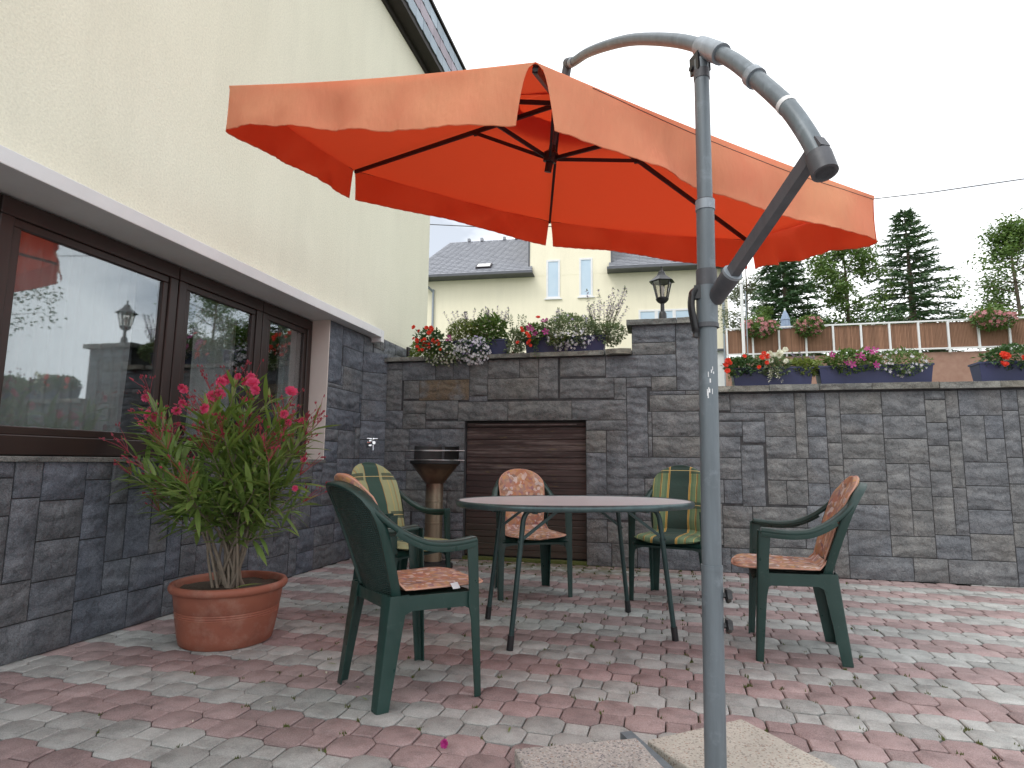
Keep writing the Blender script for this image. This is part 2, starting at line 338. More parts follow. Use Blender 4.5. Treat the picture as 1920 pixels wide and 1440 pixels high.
s.base(c); s.set(.85); s.bump(s.noise(uv, 30, 4), .35, .008)
pbr('floral_piping', (0.62, 0.36, 0.26), (0.55, 0.30, 0.22), .8)
def plaid(name, G, LT, stops,  DK=(0.022, 0.055, 0.042), YE=(0.55, 0.42, 0.12), OR=(0.38, 0.20, 0.05), ph=.045):
    s = NT(name); uv, u, v_ = uvcoord(s)
    au = s.math('ABSOLUTE', u)
    P = dict(D=DK, Y=YE, O=OR, G=G, L=LT); c = s.ramp(au, [(float(q[1:]), P[q[0]]) for q in stops.split()], 'CONSTANT')
    fv = s.math('FRACT', s.math('MULTIPLY', s.math('ADD', v_, ph), 1 / .26))
    band = s.ramp(fv, [(0.0, 0.), (0.62, .82), (0.72, 0.82), (0.80, 0.0)], 'CONSTANT')
    band = s.math('MULTIPLY', band, s.ramp(au, [(0.0, 0.0), (.088, 1.0)], 'CONSTANT'))
    c = s.mix(band, c, (0.035, 0.07, 0.05))
    ln = s.ramp(fv, [(0.0, 0.), (0.70, 1.), (0.716, 0.)], 'CONSTANT'); c = s.mix(ln, c, (0.62, 0.50, 0.22))
    s.base(c); s.set(.85); s.bump(s.noise(uv, 26, 4), .35, .008)
plaid('plaid_fabric', (0.12, 0.20, 0.105), (0.155, 0.235, 0.125), 'D0 Y.076 O.080 Y.086 G.090 L.110 Y.134 D.138 O.142 G.147 L.170 Y.192 G.197', DK=(0.030, 0.062, 0.05))
plaid('plaid_light', (0.25, 0.30, 0.16), (0.33, 0.37, 0.20), 'D0 O.064 L.068 O.094 L.097 Y.124 L.127 G.150 O.158 L.161', DK=(0.035, 0.085, 0.065), ph=.10)
pbr('tag_white', (0.78, 0.8, 0.82), (0.7, 0.72, 0.75), .6)

# ================================================================== helpers
def V(*a): return Vector(a)
class MB:
    """collects geometry, then links it as ONE mesh object"""
    def __init__(s): s.v = []; s.f = []; s.uv = None; s.mi = []
    def add(s, vs, fs, mi=0):
        o = len(s.v); s.v += [tuple(p) for p in vs]; s.f += [tuple(i + o for i in f) for f in fs]; s.mi += [mi] * len(fs); return s
    def box(s, lo, hi, M=None, mi=0):
        (a, b, c), (d, e, g) = lo, hi
        vs = [V(a, b, c), V(d, b, c), V(d, e, c), V(a, e, c), V(a, b, g), V(d, b, g), V(d, e, g), V(a, e, g)]
        if M is not None: vs = [M @ p for p in vs]
        return s.add(vs, [(0, 3, 2, 1), (4, 5, 6, 7), (0, 1, 5, 4), (1, 2, 6, 5), (2, 3, 7, 6), (3, 0, 4, 7)], mi)
    def bar(s, p, q, w, h, upv=(0, 0, 1)):
        p, q = Vector(p), Vector(q); d = (q - p); L = d.length; d.normalize(); u = Vector(upv); sd_ = d.cross(u)
        if sd_.length < 1e-4: sd_ = d.cross(V(0, 1, 0))
        sd_.normalize(); u = sd_.cross(d)
        M = Matrix((( *sd_, 0), (*d, 0), (*u, 0), (0, 0, 0, 1))).transposed(); M.translation = p
        M[3][0] = M[3][1] = M[3][2] = 0; M[3][3] = 1
        return s.box((-w / 2, 0, -h / 2), (w / 2, L, h / 2), M)
    def tube(s, pts, r, n=10, caps=True, sect=None):
        pts = [Vector(p) for p in pts]; m = len(pts)
        rs = r if isinstance(r, (list, tuple)) else [r] * m
        T = [(pts[min(i + 1, m - 1)] - pts[max(i - 1, 0)]).normalized() for i in range(m)]
        ref = V(0, 0, 1) if abs(T[0].z) < .9 else V(1, 0, 0)
        u = T[0].cross(ref).normalized(); vs = []
        for i in range(m):
            u = (u - T[i] * u.dot(T[i])).normalized(); w = T[i].cross(u)
            for k in range(n):
                a = 2 * math.pi * k / n; vs.append(pts[i] + (u * math.cos(a) + w * math.sin(a)) * rs[i])
        fs = [(i * n + k, i * n + (k + 1) % n, (i + 1) * n + (k + 1) % n, (i + 1) * n + k) for i in range(m - 1) for k in range(n)]
        if caps: fs += [tuple(reversed(range(n))), tuple(range((m - 1) * n, m * n))]
        return s.add(vs, fs)
    def sweep(s, pts, sides, ws, ts, drop=None):
        """rounded band: pts, side vectors, widths, thicknesses"""
        pts = [Vector(p) for p in pts]; m = len(pts); vs = []
        prof = [(-1, -.55), (-.75, -1), (.75, -1), (1, -.55), (1, .55), (.75, 1), (-.75, 1), (-1, .55)]; n = len(prof)
        for i in range(m):
            T = (pts[min(i + 1, m - 1)] - pts[max(i - 1, 0)]).normalized(); sd_ = Vector(sides[i] if isinstance(sides, list) else sides)
            sd_ = (sd_ - T * sd_.dot(T)).normalized(); u = sd_.cross(T)
            w = ws[i] if isinstance(ws, (list, tuple)) else ws; t = ts[i] if isinstance(ts, (list, tuple)) else ts
            for a, b in prof: vs.append(pts[i] + sd_ * a * w / 2 + u * b * t / 2)
        fs = [(i * n + k, i * n + (k + 1) % n, (i + 1) * n + (k + 1) % n, (i + 1) * n + k) for i in range(m - 1) for k in range(n)]
        fs += [tuple(reversed(range(n))), tuple(range((m - 1) * n, m * n))]
        return s.add(vs, fs)
    def lathe(s, prof, n=24, c=(0, 0, 0), sy=1, a0=0, a1=2 * math.pi):
        c = Vector(c); full = abs(a1 - a0 - 2 * math.pi) < 1e-6; m = len(prof); k_ = n if full else n + 1
        vs = [c + V(r * math.cos(a0 + (a1 - a0) * k / n), sy * r * math.sin(a0 + (a1 - a0) * k / n), z) for r, z in prof for k in range(k_)]
        fs = [(i * k_ + k, i * k_ + (k + 1) % k_, (i + 1) * k_ + (k + 1) % k_, (i + 1) * k_ + k) for i in range(m - 1) for k in range(n)]
        return s.add(vs, fs)
    def prism(s, poly, z0, z1):
        n = len(poly); vs = [V(x, y, z0) for x, y in poly] + [V(x, y, z1) for x, y in poly]
        return s.add(vs, [tuple(reversed(range(n))), tuple(range(n, 2 * n))] + [(i, (i + 1) % n, n + (i + 1) % n, n + i) for i in range(n)])
    def grid(s, fn, nu, nv, mi=0, flip=False):
        vs = [fn(i / nu, j / nv) for j in range(nv + 1) for i in range(nu + 1)]; W = nu + 1
        fs = [(j * W + i, j * W + i + 1, (j + 1) * W + i + 1, (j + 1) * W + i) for j in range(nv) for i in range(nu)]
        if flip: fs = [tuple(reversed(f)) for f in fs]
        return s.add(vs, fs, mi)
    def mesh(s, name, mats, smooth=None, uvs=None):
        me = bpy.data.meshes.new(name); me.from_pydata(s.v, [], s.f)
        for m_ in (mats if isinstance(mats, (list, tuple)) else [mats]): me.materials.append(MATS[m_])
        if any(s.mi): me.polygons.foreach_set('material_index', s.mi)
        if uvs:
            l = me.uv_layers.new(name='UVMap')
            for lo in me.loops: l.data[lo.index].uv = uvs[lo.vertex_index]
        if smooth is not None:
            me.polygons.foreach_set('use_smooth', [True] * len(me.polygons))
            if smooth < 180: me.set_sharp_from_angle(angle=R(smooth))
        me.update(); return me
    def build(s, name, mats, parent=None, smooth=35, uvs=None):
        return link(name, s.mesh(name, mats, smooth, uvs), parent)
def link(name, me, parent=None, M=None):
    o = bpy.data.objects.new(name, me); COL.objects.link(o)
    if parent is not None: o.parent = parent
    if M is not None: o.matrix_basis = M
    return o
def thing(name, label, cat, loc=(0, 0, 0), rz=0, group=None):
    o = bpy.data.objects.new(name, None); COL.objects.link(o); o.location = loc; o.rotation_euler = (0, 0, rz)
    o.empty_display_size = .1; tag(o, label, cat, group); return o
def tag(o, label, cat, group=None):
    o['label'] = label; o['category'] = cat
    if group: o['group'] = group
    return o
def struct(o): o['kind'] = 'structure'; return o
def stuff(o): o['kind'] = 'stuff'; return o
def bevel(o, w=.003, seg=2, ang=40):
    m = o.modifiers.new('bevel', 'BEVEL'); m.width = w; m.segments = seg; m.limit_method = 'ANGLE'; m.angle_limit = R(ang); return o
def copy_tree(o, parent=None):
    c = o.copy(); COL.objects.link(c); c.parent = parent
    for ch in o.children: copy_tree(ch, c)
    return c
def nv(p, s=1.0, seed=0): return mnoise.noise_vector(Vector(p) * s + V(seed * 7.3, seed * 3.1, seed * 1.7))
def catmull(pts, k=6):
    pts = [Vector(p) for p in pts]; P = [pts[0] * 2 - pts[1]] + pts + [pts[-1] * 2 - pts[-2]]; out = []
    for i in range(1, len(P) - 2):
        for j in range(k):
            t = j / k; a, b, c, d = P[i - 1:i + 3]
            out.append(.5 * ((2 * b) + (c - a) * t + (2 * a - 5 * b + 4 * c - d) * t * t + (3 * b - a - 3 * c + d) * t ** 3))
    return out + [pts[-1]]

# ================================================================== ground and paving
gm = MB().grid(lambda u, v: V(-60 + 120 * u, -25 + 31.2 * v, -0.016), 4, 4)
struct(gm.build('ground', 'joint_sand', smooth=None))
tm = MB().grid(lambda u, v: V(-60 + 120 * u, 6.22 + 200 * v ** 2, 1.55 + (min(200 * v ** 2, 15) * .13)), 4, 24)
struct(tm.build('terrain', 'grass', smooth=60))
# paving: large octagons and small blocks in a chequer, bands of two rows grey, two rows red
Q, P_ = 0.1232, 0.1195; QA, PB = .0148, .0150; JG = .0030
def paver_mesh(big, mat, rnd):
    a, b = (Q / 2 + QA, P_ / 2 + PB) if big else (Q / 2 - QA, P_ / 2 - PB)
    a -= JG; b -= JG
    if big:
        a2, b2 = Q / 2 - QA - JG * .4, P_ / 2 - PB - JG * .4
        cx_, cy_ = (a + a2) / 2 + .0012, (b + b2) / 2 + .0012
        pts = [(a, -b2), (a + .0005, 0), (a, b2), (cx_, cy_), (a2, b), (-a2, b), (-cx_, cy_), (-a, b2), (-a - .0005, 0), (-a, -b2), (-cx_, -cy_), (-a2, -b), (a2, -b), (cx_, -cy_)]
    else: pts = [(a, -b), (a, b), (-a, b), (-a, -b)]
    pts = [(x + rnd.uniform(-.0014, .0014), y + rnd.uniform(-.0014, .0014)) for x, y in pts]
    n = len(pts); r = .0055
    ins = [(x * (1 - r / abs(a)), y * (1 - r / abs(b))) for x, y in pts]
    vs = [(x, y, -.02) for x, y in pts] + [(x, y, -.004) for x, y in pts] + [(x, y, 0) for x, y in ins]
    fs = [(i, (i + 1) % n, n + (i + 1) % n, n + i) for i in range(n)] + [(n + i, n + (i + 1) % n, 2 * n + (i + 1) % n, 2 * n + i) for i in range(n)] + [tuple(range(2 * n, 3 * n))]
    return vs, fs
rnd = random.Random(3)
PV = {}
for big in (True, False):
    for colr in ('grey', 'red'):
        for k in range(4):
            vs_, fs_ = paver_mesh(big, colr, rnd); m = MB().add(vs_, fs_)
            PV[(big, colr, k)] = (m.mesh('paver', colr + '_paver', 35), vs_, fs_)
pav = struct(bpy.data.objects.new('patio_paving', None)); COL.objects.link(pav)
uvx = (V(0.12302, -0.0043, 0), V(0.0021, 0.11948, 0)); O0 = V(-0.182, 2.838, 0)
cells = []
for j in range(-36, 29):
    for i in range(-42, 60):
        p = O0 + uvx[0] * i + uvx[1] * j
        if -3.04 < p.x < 6.8 and -1.3 < p.y < 6.02 and not (p.y > 5.97 and not -1.95 < p.x < -.65):
            d = p - V(0, 0, H); dep = d.dot(fw)
            ix = 960 + 1120 * d.dot(rt) / dep if dep > .3 else -999; iy = 720 - 1120 * d.dot(up) / dep if dep > .3 else 9999
            vis = 350 < ix < 1600 and iy < 1480
            cells.append((0 if vis else 1, dep if vis else abs(dep), i, j, p))
cells.sort(key=lambda c: (c[0], c[1]))
far = {'grey': MB(), 'red': MB()}; tints = {'grey': [], 'red': []}
for n_, (_, _, i, j, p) in enumerate(cells):
    big = (i + j) % 2 == 0; colr = 'grey' if (j % 4) in (0, 3) else 'red'
    me, vs_, fs_ = PV[(big, colr, rnd.randrange(4))]
    M = Matrix.Translation(p + V(0, 0, rnd.uniform(-.0035, .0015))) @ Matrix.Rotation(R(-2.0) + rnd.gauss(0, .008), 4, 'Z') @ Matrix.Rotation(rnd.gauss(0, .008), 4, 'X') @ Matrix.Rotation(rnd.gauss(0, .008), 4, 'Y')
    if n_ < 300: link('paver', me, pav, M)
    else:
        far[colr].add([M @ Vector(q) for q in vs_], fs_); tints[colr] += [rnd.random()] * len(fs_)
for colr in far:
    o = stuff(far[colr].build('paver_field', colr + '_paver_far', pav, smooth=35))
    at = o.data.attributes.new('tint', 'FLOAT', 'FACE'); at.data.foreach_set('value', tints[colr])
# moss in joints
mo = MB(); mr = random.Random(8)
for k in range(560):
    if k < 230:
        x, y = mr.uniform(-2.2, 1.2), mr.uniform(1.7, 4.6)
    else: x, y = mr.gauss(-1.1, 1.0), 5.92 - abs(mr.gauss(0, .28))
    i, j = round((x - O0.x) / .123), round((y - O0.y) / .1195)
    p = O0 + uvx[0] * (i + .5 + mr.uniform(-.12, .12)) + uvx[1] * (j + .5 + mr.uniform(-.12, .12))
    if p.y > 5.92 or p.x < -3: continue
    for q in range(mr.randrange(4, 10)):
        a = mr.uniform(0, 6.28); r0 = mr.uniform(0, .014); h = mr.uniform(.002, .009) * (1.5 if k < 230 else 1.8); c_ = p + V(math.cos(a) * r0, math.sin(a) * r0, -.006)
        b = mr.uniform(0, 6.28); w = .004
        mo.add([c_ + V(math.cos(b) * w, math.sin(b) * w, 0), c_ - V(math.cos(b) * w, math.sin(b) * w, 0), c_ + V(mr.uniform(-.006, .006), mr.uniform(-.006, .006), h + .006)], [(0, 1, 2)])
tag(stuff(mo.build('moss', 'moss', smooth=None)), 'green moss and tiny weeds growing in the paving joints', 'moss')

# ================================================================== stone packing
def pack(W, Hh, manual, rnd, holes=(), cell=.02):
    """manual rects first, free space filled with random slabs; all in metres"""
    nx, ny = round(W / cell), round(Hh / cell); occ = np.zeros((ny, nx), int); out = []
    for (a, b, c, d) in holes:
        occ[max(0, round(b / cell)):max(0, round(d / cell)), max(0, round(a / cell)):max(0, round(c / cell))] = 2
    for (a, b, c, d) in manual:
        x0, y0, x1, y1 = [max(0, round(t / cell)) for t in (a, b, c, d)]; x1 = min(x1, nx); y1 = min(y1, ny)
        ok = False
        for _ in range(8):
            if x1 <= x0 or y1 <= y0: break
            sub = occ[y0:y1, x0:x1]
            if not sub.any(): ok = True; break
            sc_ = [(sub[:, 0].sum() / sub.shape[0], 0), (sub[:, -1].sum() / sub.shape[0], 1), (sub[0].sum() / sub.shape[1], 2), (sub[-1].sum() / sub.shape[1], 3)]
            k = max(sc_)[1]
            if k == 0: x0 += 1
            elif k == 1: x1 -= 1
            elif k == 2: y0 += 1
            else: y1 -= 1
        if ok: occ[y0:y1, x0:x1] = 1; out.append([x0, y0, x1, y1])
    # grow manual stones into one- and two-cell slivers
    for _ in range(3):
        for r_ in out:
            x0, y0, x1, y1 = r_
            if x1 < nx and not occ[y0:y1, x1].any() and (x1 + 3 >= nx or occ[y0:y1, x1:x1 + 4].any(axis=1).all()): occ[y0:y1, x1] = 1; r_[2] += 1
            x0, y0, x1, y1 = r_
            if y1 < ny and not occ[y1, x0:x1].any() and (y1 + 3 >= ny or occ[y1:y1 + 4, x0:x1].any(axis=0).all()): occ[y1, x0:x1] = 1; r_[3] += 1
    for y in range(ny):
        for x in range(nx):
            if occ[y, x]: continue
            mw = 1
            while x + mw < nx and not occ[y, x + mw]: mw += 1
            if rnd.random() < .22: w, h = rnd.choice((6, 8, 9)), rnd.choice((16, 20))
            else: w, h = rnd.choice((13, 17, 21, 25, 29)), rnd.choice((9, 10, 10, 11))
            if mw - w < 5: w = mw
            w = min(w, mw); hh = 1
            while hh < h and y + hh < ny and not occ[y + hh, x:x + w].any(): hh += 1
            mh = hh
            while y + mh < ny and mh < h + 4 and not occ[y + mh, x:x + w].any(): mh += 1
            if mh < h + 4: hh = mh
            occ[y:y + hh, x:x + w] = 1; out.append([x, y, x + w, y + hh])
    return [tuple(t * cell for t in r_) for r_ in out if (r_[2] - r_[0]) > 0]
def stone_mb(w, h, rnd, depth=.03, jt=.0034):
    """rock faced block in the plane x (along) z (up), face towards -y"""
    s = MB(); w2, h2 = w - 2 * jt, h - 2 * jt; nu, nvv = (5, 4) if w >= h else (4, 5)
    seed = rnd.random() * 99; amp = .0085 if min(w, h) > .11 else .004; off = rnd.uniform(0, .004)
    us = [0, .05] + [k / (nu - 1) for k in range(1, nu - 1)] + [.95, 1]; vs_ = [0, .06] + [k / (nvv - 1) for k in range(1, nvv - 1)] + [.94, 1]
    P = []
    for v in vs_:
        for u in us:
            x, z = jt + w2 * u, jt + h2 * v
            e = min(min(u, 1 - u) * w2, min(v, 1 - v) * h2)
            d = off
            if e > .004: d += .0035
            if e > .02: d += amp * (.55 + mnoise.noise(V(x * 9 + seed, z * 9, seed)) * 1.3) + (.005 if v < .4 else 0)
            if 0 < u < 1: x += rnd.uniform(-.012, .012) * (e > .02)
            if 0 < v < 1: z += rnd.uniform(-.012, .012) * (e > .02)
            P.append(V(x, -d, z))
    nx, nz_ = len(us), len(vs_)
    fs = [(j * nx + i, j * nx + i + 1, (j + 1) * nx + i + 1, (j + 1) * nx + i) for j in range(nz_ - 1) for i in range(nx - 1)]
    s.add(P, fs); ring = [i for i in range(nx)] + [j * nx + nx - 1 for j in range(1, nz_)] + [(nz_ - 1) * nx + i for i in range(nx - 2, -1, -1)] + [j * nx for j in range(nz_ - 2, 0, -1)]
    b0 = len(s.v); s.v += [(s.v[i][0], depth, s.v[i][2]) for i in ring]; n = len(ring)
    s.f += [(ring[(k + 1) % n], ring[k], b0 + k, b0 + (k + 1) % n) for k in range(n)]; s.mi += [0] * n
    return s
def lay_stones(parent, rects, M, rnd, rust=(), mat='slate_stone'):
    for (a, b, c, d) in rects:
        if c - a < .025 or d - b < .025: continue
        me = stone_mb(c - a, d - b, rnd).mesh('stone', mat, 32)
        o = link('stone', me, parent, M @ Matrix.Translation(V(a, 0, b)))
        for (rx, rz) in rust:
            if a < rx < c and b < rz < d: me.materials[0] = MATS['rust_stone']; o['label'] = 'rust brown stone'
# ------------------------------------------------------------------ garden wall (faces the camera)
YW, X0 = 5.94, -2.84
WR = [(-2.09,1.84,-1.91,2.04),(-1.9,1.66,-1.71,2.04),(-1.7,1.84,-1.35,2.04),(-1.35,1.84,-1.16,2.04),(-1.15,1.62,-0.95,2.04),(-0.94,1.83,-0.47,2.04),(-0.47,1.82,0.19,2.04),(-2.64,1.63,-2.46,1.83),(-2.45,1.62,-1.91,1.83),(-1.9,1.61,-1.7,1.66),(-1.7,1.62,-1.16,1.83),(-0.94,1.62,-0.39,1.82),(-0.39,1.61,-0.27,1.81),(-0.27,1.71,-0.06,1.81),(-2.02,1.41,-1.48,1.62),(-1.47,1.41,-0.83,1.61),(-0.82,1.41,-0.27,1.61),(-0.22,2.17,0.19,2.33),(-0.22,2.04,0.19,2.17),(0.2,1.67,0.42,2.33),(-0.05,1.67,0.18,1.81),(-2.65,1.83,-2.29,2.04),(-2.28,1.83,-2.1,2.04),(-2.84,1.95,-2.65,2.04),(-2.84,1.51,-2.64,1.94),(-2.64,1.49,-2.38,1.62),(-2.38,1.42,-2.03,1.61),(-2.63,1.33,-2.38,1.48),(-2.84,1.32,-2.63,1.51),(-2.38,1.31,-1.93,1.41),(-0.27,1.05,-0.07,1.7),(-0.06,1.47,0.46,1.65),(0.68,1.46,1.23,1.64),(0.47,1.47,0.67,1.65),(-0.05,1.25,0.38,1.45),(0.39,1.38,0.97,1.45),(0.39,1.24,0.78,1.37),(0.78,1.18,0.96,1.37),(0.98,1.24,1.22,1.44),(1.23,1.04,1.35,1.64),(-0.05,1.04,0.46,1.24),(0.46,1.04,0.77,1.23),(0.77,0.61,0.96,1.17),(0.98,1.03,1.22,1.24),(0.98,0.83,1.32,1.03),(-0.27,0.84,0.45,1.04),(0.45,0.83,0.76,1.03),(-0.27,0.68,-0.14,0.83),(-0.13,0.62,0.46,0.84),(0.61,0.62,0.76,0.82),(0.98,0.62,1.14,0.81),(1.14,0.62,1.32,0.81),(0.58,0.41,0.84,0.61),(0.85,0.42,1.3,0.61),(0.58,0.22,0.89,0.41),(0.89,0.23,1.29,0.42),(0.65,0.0,0.92,0.21),(-0.19,0.0,0.57,0.22),(-0.47,0.22,-0.26,0.42),(-0.25,0.23,0.57,0.44),(-0.67,1.3,-0.33,1.4),(-0.67,1.08,-0.47,1.29),(-0.67,0.68,-0.48,1.07),(-0.47,0.68,-0.27,1.29),(-0.67,0.43,-0.27,0.64),(-0.67,0.22,-0.47,0.42),(-0.67,0.0,-0.43,0.2),(-0.43,0.0,-0.2,0.21),(-2.84,0.87,-2.6,1.06),(-2.6,0.88,-1.94,1.06),(-2.84,0.67,-2.59,0.87),(-2.58,0.68,-2.23,0.87),(-2.22,0.68,-1.94,0.87),(-2.13,0.47,-1.94,0.67),(-2.84,1.07,-2.57,1.29),(-2.56,1.07,-1.94,1.29),(-2.84,0.46,-2.14,0.67),(-2.84,0.25,-2.52,0.44),(-2.51,0.27,-1.94,0.46)]
def sh(l, dx): return [(a - dx, b, c - dx, d) for a, b, c, d in l]
wall = thing('stone_wall', 'grey slate garden wall with stepped coping and a pier carrying a lantern', 'wall', (X0, YW, 0))
WL = 4.96 - X0
rects = pack(WL, 2.34, sh(WR, X0), random.Random(5), holes=[(-1.94 - X0, 0, -.68 - X0, 1.40), (0, 2.04, -.22 - X0, 2.4), (.42 - X0, 1.65, WL, 2.4)])
lay_stones(wall, rects, Matrix.Identity(4), random.Random(6), rust=[(-2.2 - X0, 1.72)])
core = MB()
for a, b, c, d in [(0, 0, .90, 2.045), (.90, 1.41, 2.16, 2.045), (2.16, 0, 3.262, 2.045), (2.62, 2.045, 3.262, 2.335), (3.262, 0, WL, 1.655)]:
    core.box((a + (.0 if a == 0 else .0), .004, b), (c, .30, d))
core.build('mortar_bed', 'mortar', wall, smooth=None)
def coping(x0, x1, z, t=.045, y0=-.045, y1=.33, over=0):
    r = random.Random(int(x0 * 100)); x = x0
    while x < x1 - .05:
        w = min(r.uniform(.42, .62), x1 - x)
        if x1 - x - w < .15: w = x1 - x
        g = MB(); N = 8
        pts = [(x + .002 + (w - .004) * k / N, y0 + r.uniform(-.009, .005)) for k in range(N + 1)] + [(x + w - .002, y1), (x + .002, y1)]
        g.prism(pts, z + r.uniform(-.003, .003), z + t + r.uniform(-.003, .004))
        o = g.build('coping_stone', 'coping_slate', wall); x += w
coping(-.02, 2.35, 2.047); coping(2.57, 3.315, 2.337, .05, -.05, .36); coping(3.27, WL, 1.657, .055, -.055)
g = MB()   # rough end stone beside the pier
g.prism([(2.36, -.06), (2.44, -.075), (2.53, -.066), (2.615, -.07), (2.615, .30), (2.36, .30)], 2.05, 2.105)
o = g.build('coping_stone', 'coping_slate', wall)
rr = random.Random(2)
o.data.vertices.foreach_set('co', [c_ + rr.uniform(-.008, .008) for v_ in o.data.vertices for c_ in v_.co])
# hatch of brown boards set in the wall
door = MB().box((.902, .085, .03), (2.158, .12, 1.408)).build('door', 'dark_wood', wall, smooth=None)
door['label'] = 'brown boarded hatch in the stone wall'
z = .045; k = 0; rr = random.Random(4)
while z < 1.33:
    h = .0615; d = rr.uniform(-.004, .003)
    m = MB(); y0 = .062 + d
    m.add([(.908, y0 + .007, z), (2.152, y0 + .007, z), (2.152, y0, z + .004), (.908, y0, z + .004), (.908, y0 + rr.uniform(0, .002), z + h - .008), (2.152, y0 + rr.uniform(0, .002), z + h - .008), (2.152, y0 + .007, z + h - .001), (.908, y0 + .007, z + h - .001)], [(0, 1, 2, 3), (3, 2, 5, 4), (4, 5, 6, 7), (0, 3, 4, 7), (1, 6, 5, 2)])
    m.build('plank', 'hatch_wood', door, smooth=None); z += h; k += 1
MB().box((.91, .05, 1.345), (2.15, .07, 1.378)).build('plank', 'hatch_wood', door, smooth=None)
MB().box((1.0, .046, 1.358), (2.06, .05, 1.368)).build('slide_rail', 'weathered_strip', door, smooth=None)
MB().box((.90, .0, .0), (2.16, .12, .028)).build('threshold', 'moss', door, smooth=None)

# ================================================================== near house on the left
house = thing('house', 'cream rendered house on the left with slate clad base and long window', 'house', (-3.03, 0, 0))
SRC = [(5.06,1.71,5.29,2.32),(5.29,2.12,6.02,2.32),(5.32,1.91,6.02,2.11),(5.33,1.69,6.04,1.89),(5.06,1.49,5.69,1.68),(5.7,1.58,6.03,1.68),(5.58,1.31,5.8,1.55),(5.06,1.28,5.57,1.47)]
PY0, PY1 = -1.5, 5.74
M = Matrix(((0, -1, 0, 0), (1, 0, 0, PY0), (0, 0, 1, 0), (0, 0, 0, 1)))     # x -> +Y, face(-y) -> +X
clad = MB().box((-.25, PY0, 0), (-.004, PY1, .955)).box((-.25, 5.052, .955), (-.004, PY1, 2.315)).build('stone_cladding', 'mortar', house, smooth=None)
r1 = pack(PY1 - PY0, 2.32, [(a - PY0, b, min(c, PY1) - PY0, d) for a, b, c, d in SRC], random.Random(9), holes=[(0, .96, 5.05 - PY0, 2.4)])
lay_stones(clad, r1, M, random.Random(10), mat='sky_tinted_slate')
# slanted corner piece, stones run into the garden wall
L_ = math.hypot(.19, .20); ang = math.atan2(.20, .19)
MC = Matrix.Translation(V(0, PY1, 0)) @ Matrix.Rotation(ang, 4, 'Z')
lay_stones(clad, pack(.28, 2.14, [(0, .0, .28, .2), (0, 1.0, .28, 1.2), (.0, 1.2, .28, 1.4), (0, 1.4, .28, 1.62), (0, 1.62, .28, 1.92)], random.Random(12)), MC, random.Random(13), mat='sky_tinted_slate')
MB().prism([(-.2, 5.735), (-.004, 5.745), (.186, 5.95), (.186, 6.2), (-.2, 6.2)], 0, 2.044).build('corner_block', 'mortar', clad, smooth=None)
MB().box((-.2, 5.745, 2.05), (-.006, 5.95, 2.319)).build('corner_block', 'mortar', clad, smooth=None)
lay_stones(clad, [(0, 0, .2, .185)], Matrix(((0, -1, 0, 0), (1, 0, 0, 5.745), (0, 0, 1, 2.135), (0, 0, 0, 1))), random.Random(14), mat='sky_tinted_slate')
# stone plinth behind the garden wall
MB().box((-.3, 5.95, 1.4), (-.004, 7.0, 2.368)).build('plinth_block', 'mortar', clad, smooth=None)
lay_stones(clad, pack(1.0, .32, [], random.Random(15)), Matrix(((0, -1, 0, 0), (1, 0, 0, 5.97), (0, 0, 1, 2.05), (0, 0, 0, 1))), random.Random(16))
# rendered wall
m = MB().box((-6, -3, 2.40), (.0, 7.52, 6.39)).box((-6, 5.95, 2.37), (-.001, 7.52, 2.40)).box((-6, 7.0, 1.4), (-.002, 7.52, 2.37))
m.build('rendered_wall', 'cream_render', house, smooth=None)
MB().box((-.02, 6.86, 2.06), (.025, 7.0, 2.40)).build('wall_edge', 'dark_wood', house, smooth=None)
# long white ledge over the window
m = MB().box((-.24, -3, 2.322), (.125, 5.90, 2.405)).box((-.02, 5.90, 2.27), (.125, 5.965, 2.405))
bevel(m.build('ledge', 'white_paint', house, smooth=None), .004)
# sill
o = MB().box((-.22, -1.5, .957), (.02, 5.07, .985)).build('window_sill', 'coping_slate', house, smooth=None); bevel(o, .004)
MB().box((-.24, 5.0505, .986), (-.002, 5.066, 2.32)).build('window_reveal', 'jamb_paint', house, smooth=None)
# window: three casements and the room behind
XF = -.18
def casement(y0, y1, curt):
    w = MB()
    fz0, fz1, t = .99, 2.31, .075
    for a, b, c, d in [(y0, fz0, y1, fz0 + t + .03), (y0, fz1 - t - .02, y1, fz1), (y0, fz0 + t + .03, y0 + t, fz1 - t - .02), (y1 - t, fz0 + t + .03, y1, fz1 - t - .02)]:
        w.box((XF - .06, a + .001, b), (XF, c - .001, d))
    o = w.build('window', 'brown_frame', house, smooth=None); bevel(o, .006)
    i = MB(); a0, a1, b0, b1 = y0 + t, y1 - t, fz0 + t + .03, fz1 - t - .02
    for a, b, c, d in [(a0, b0, a1, b0 + .045), (a0, b1 - .045, a1, b1), (a0, b0 + .045, a0 + .045, b1 - .045), (a1 - .045, b0 + .045, a1, b1 - .045)]:
        i.box((XF - .05, a, b), (XF - .012, c, d))
    bevel(i.build('sash', 'brown_frame', o, smooth=None), .005)
    MB().box((XF - .034, a0 + .044, b0 + .044), (XF - .028, a1 - .044, b1 - .044)).build('pane', 'window_glass', o, smooth=None)
for y0, y1 in ((4.30, 5.045), (3.38, 4.295), (2.2, 3.375), (1.0, 2.195), (-.4, .995)): casement(y0, y1, 0)
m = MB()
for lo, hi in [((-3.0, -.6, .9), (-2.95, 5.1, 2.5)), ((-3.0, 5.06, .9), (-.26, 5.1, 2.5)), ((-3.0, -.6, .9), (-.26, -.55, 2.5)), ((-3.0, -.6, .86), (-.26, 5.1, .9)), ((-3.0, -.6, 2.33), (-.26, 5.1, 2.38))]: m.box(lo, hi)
m.build('room', 'room_dark', house, smooth=None)
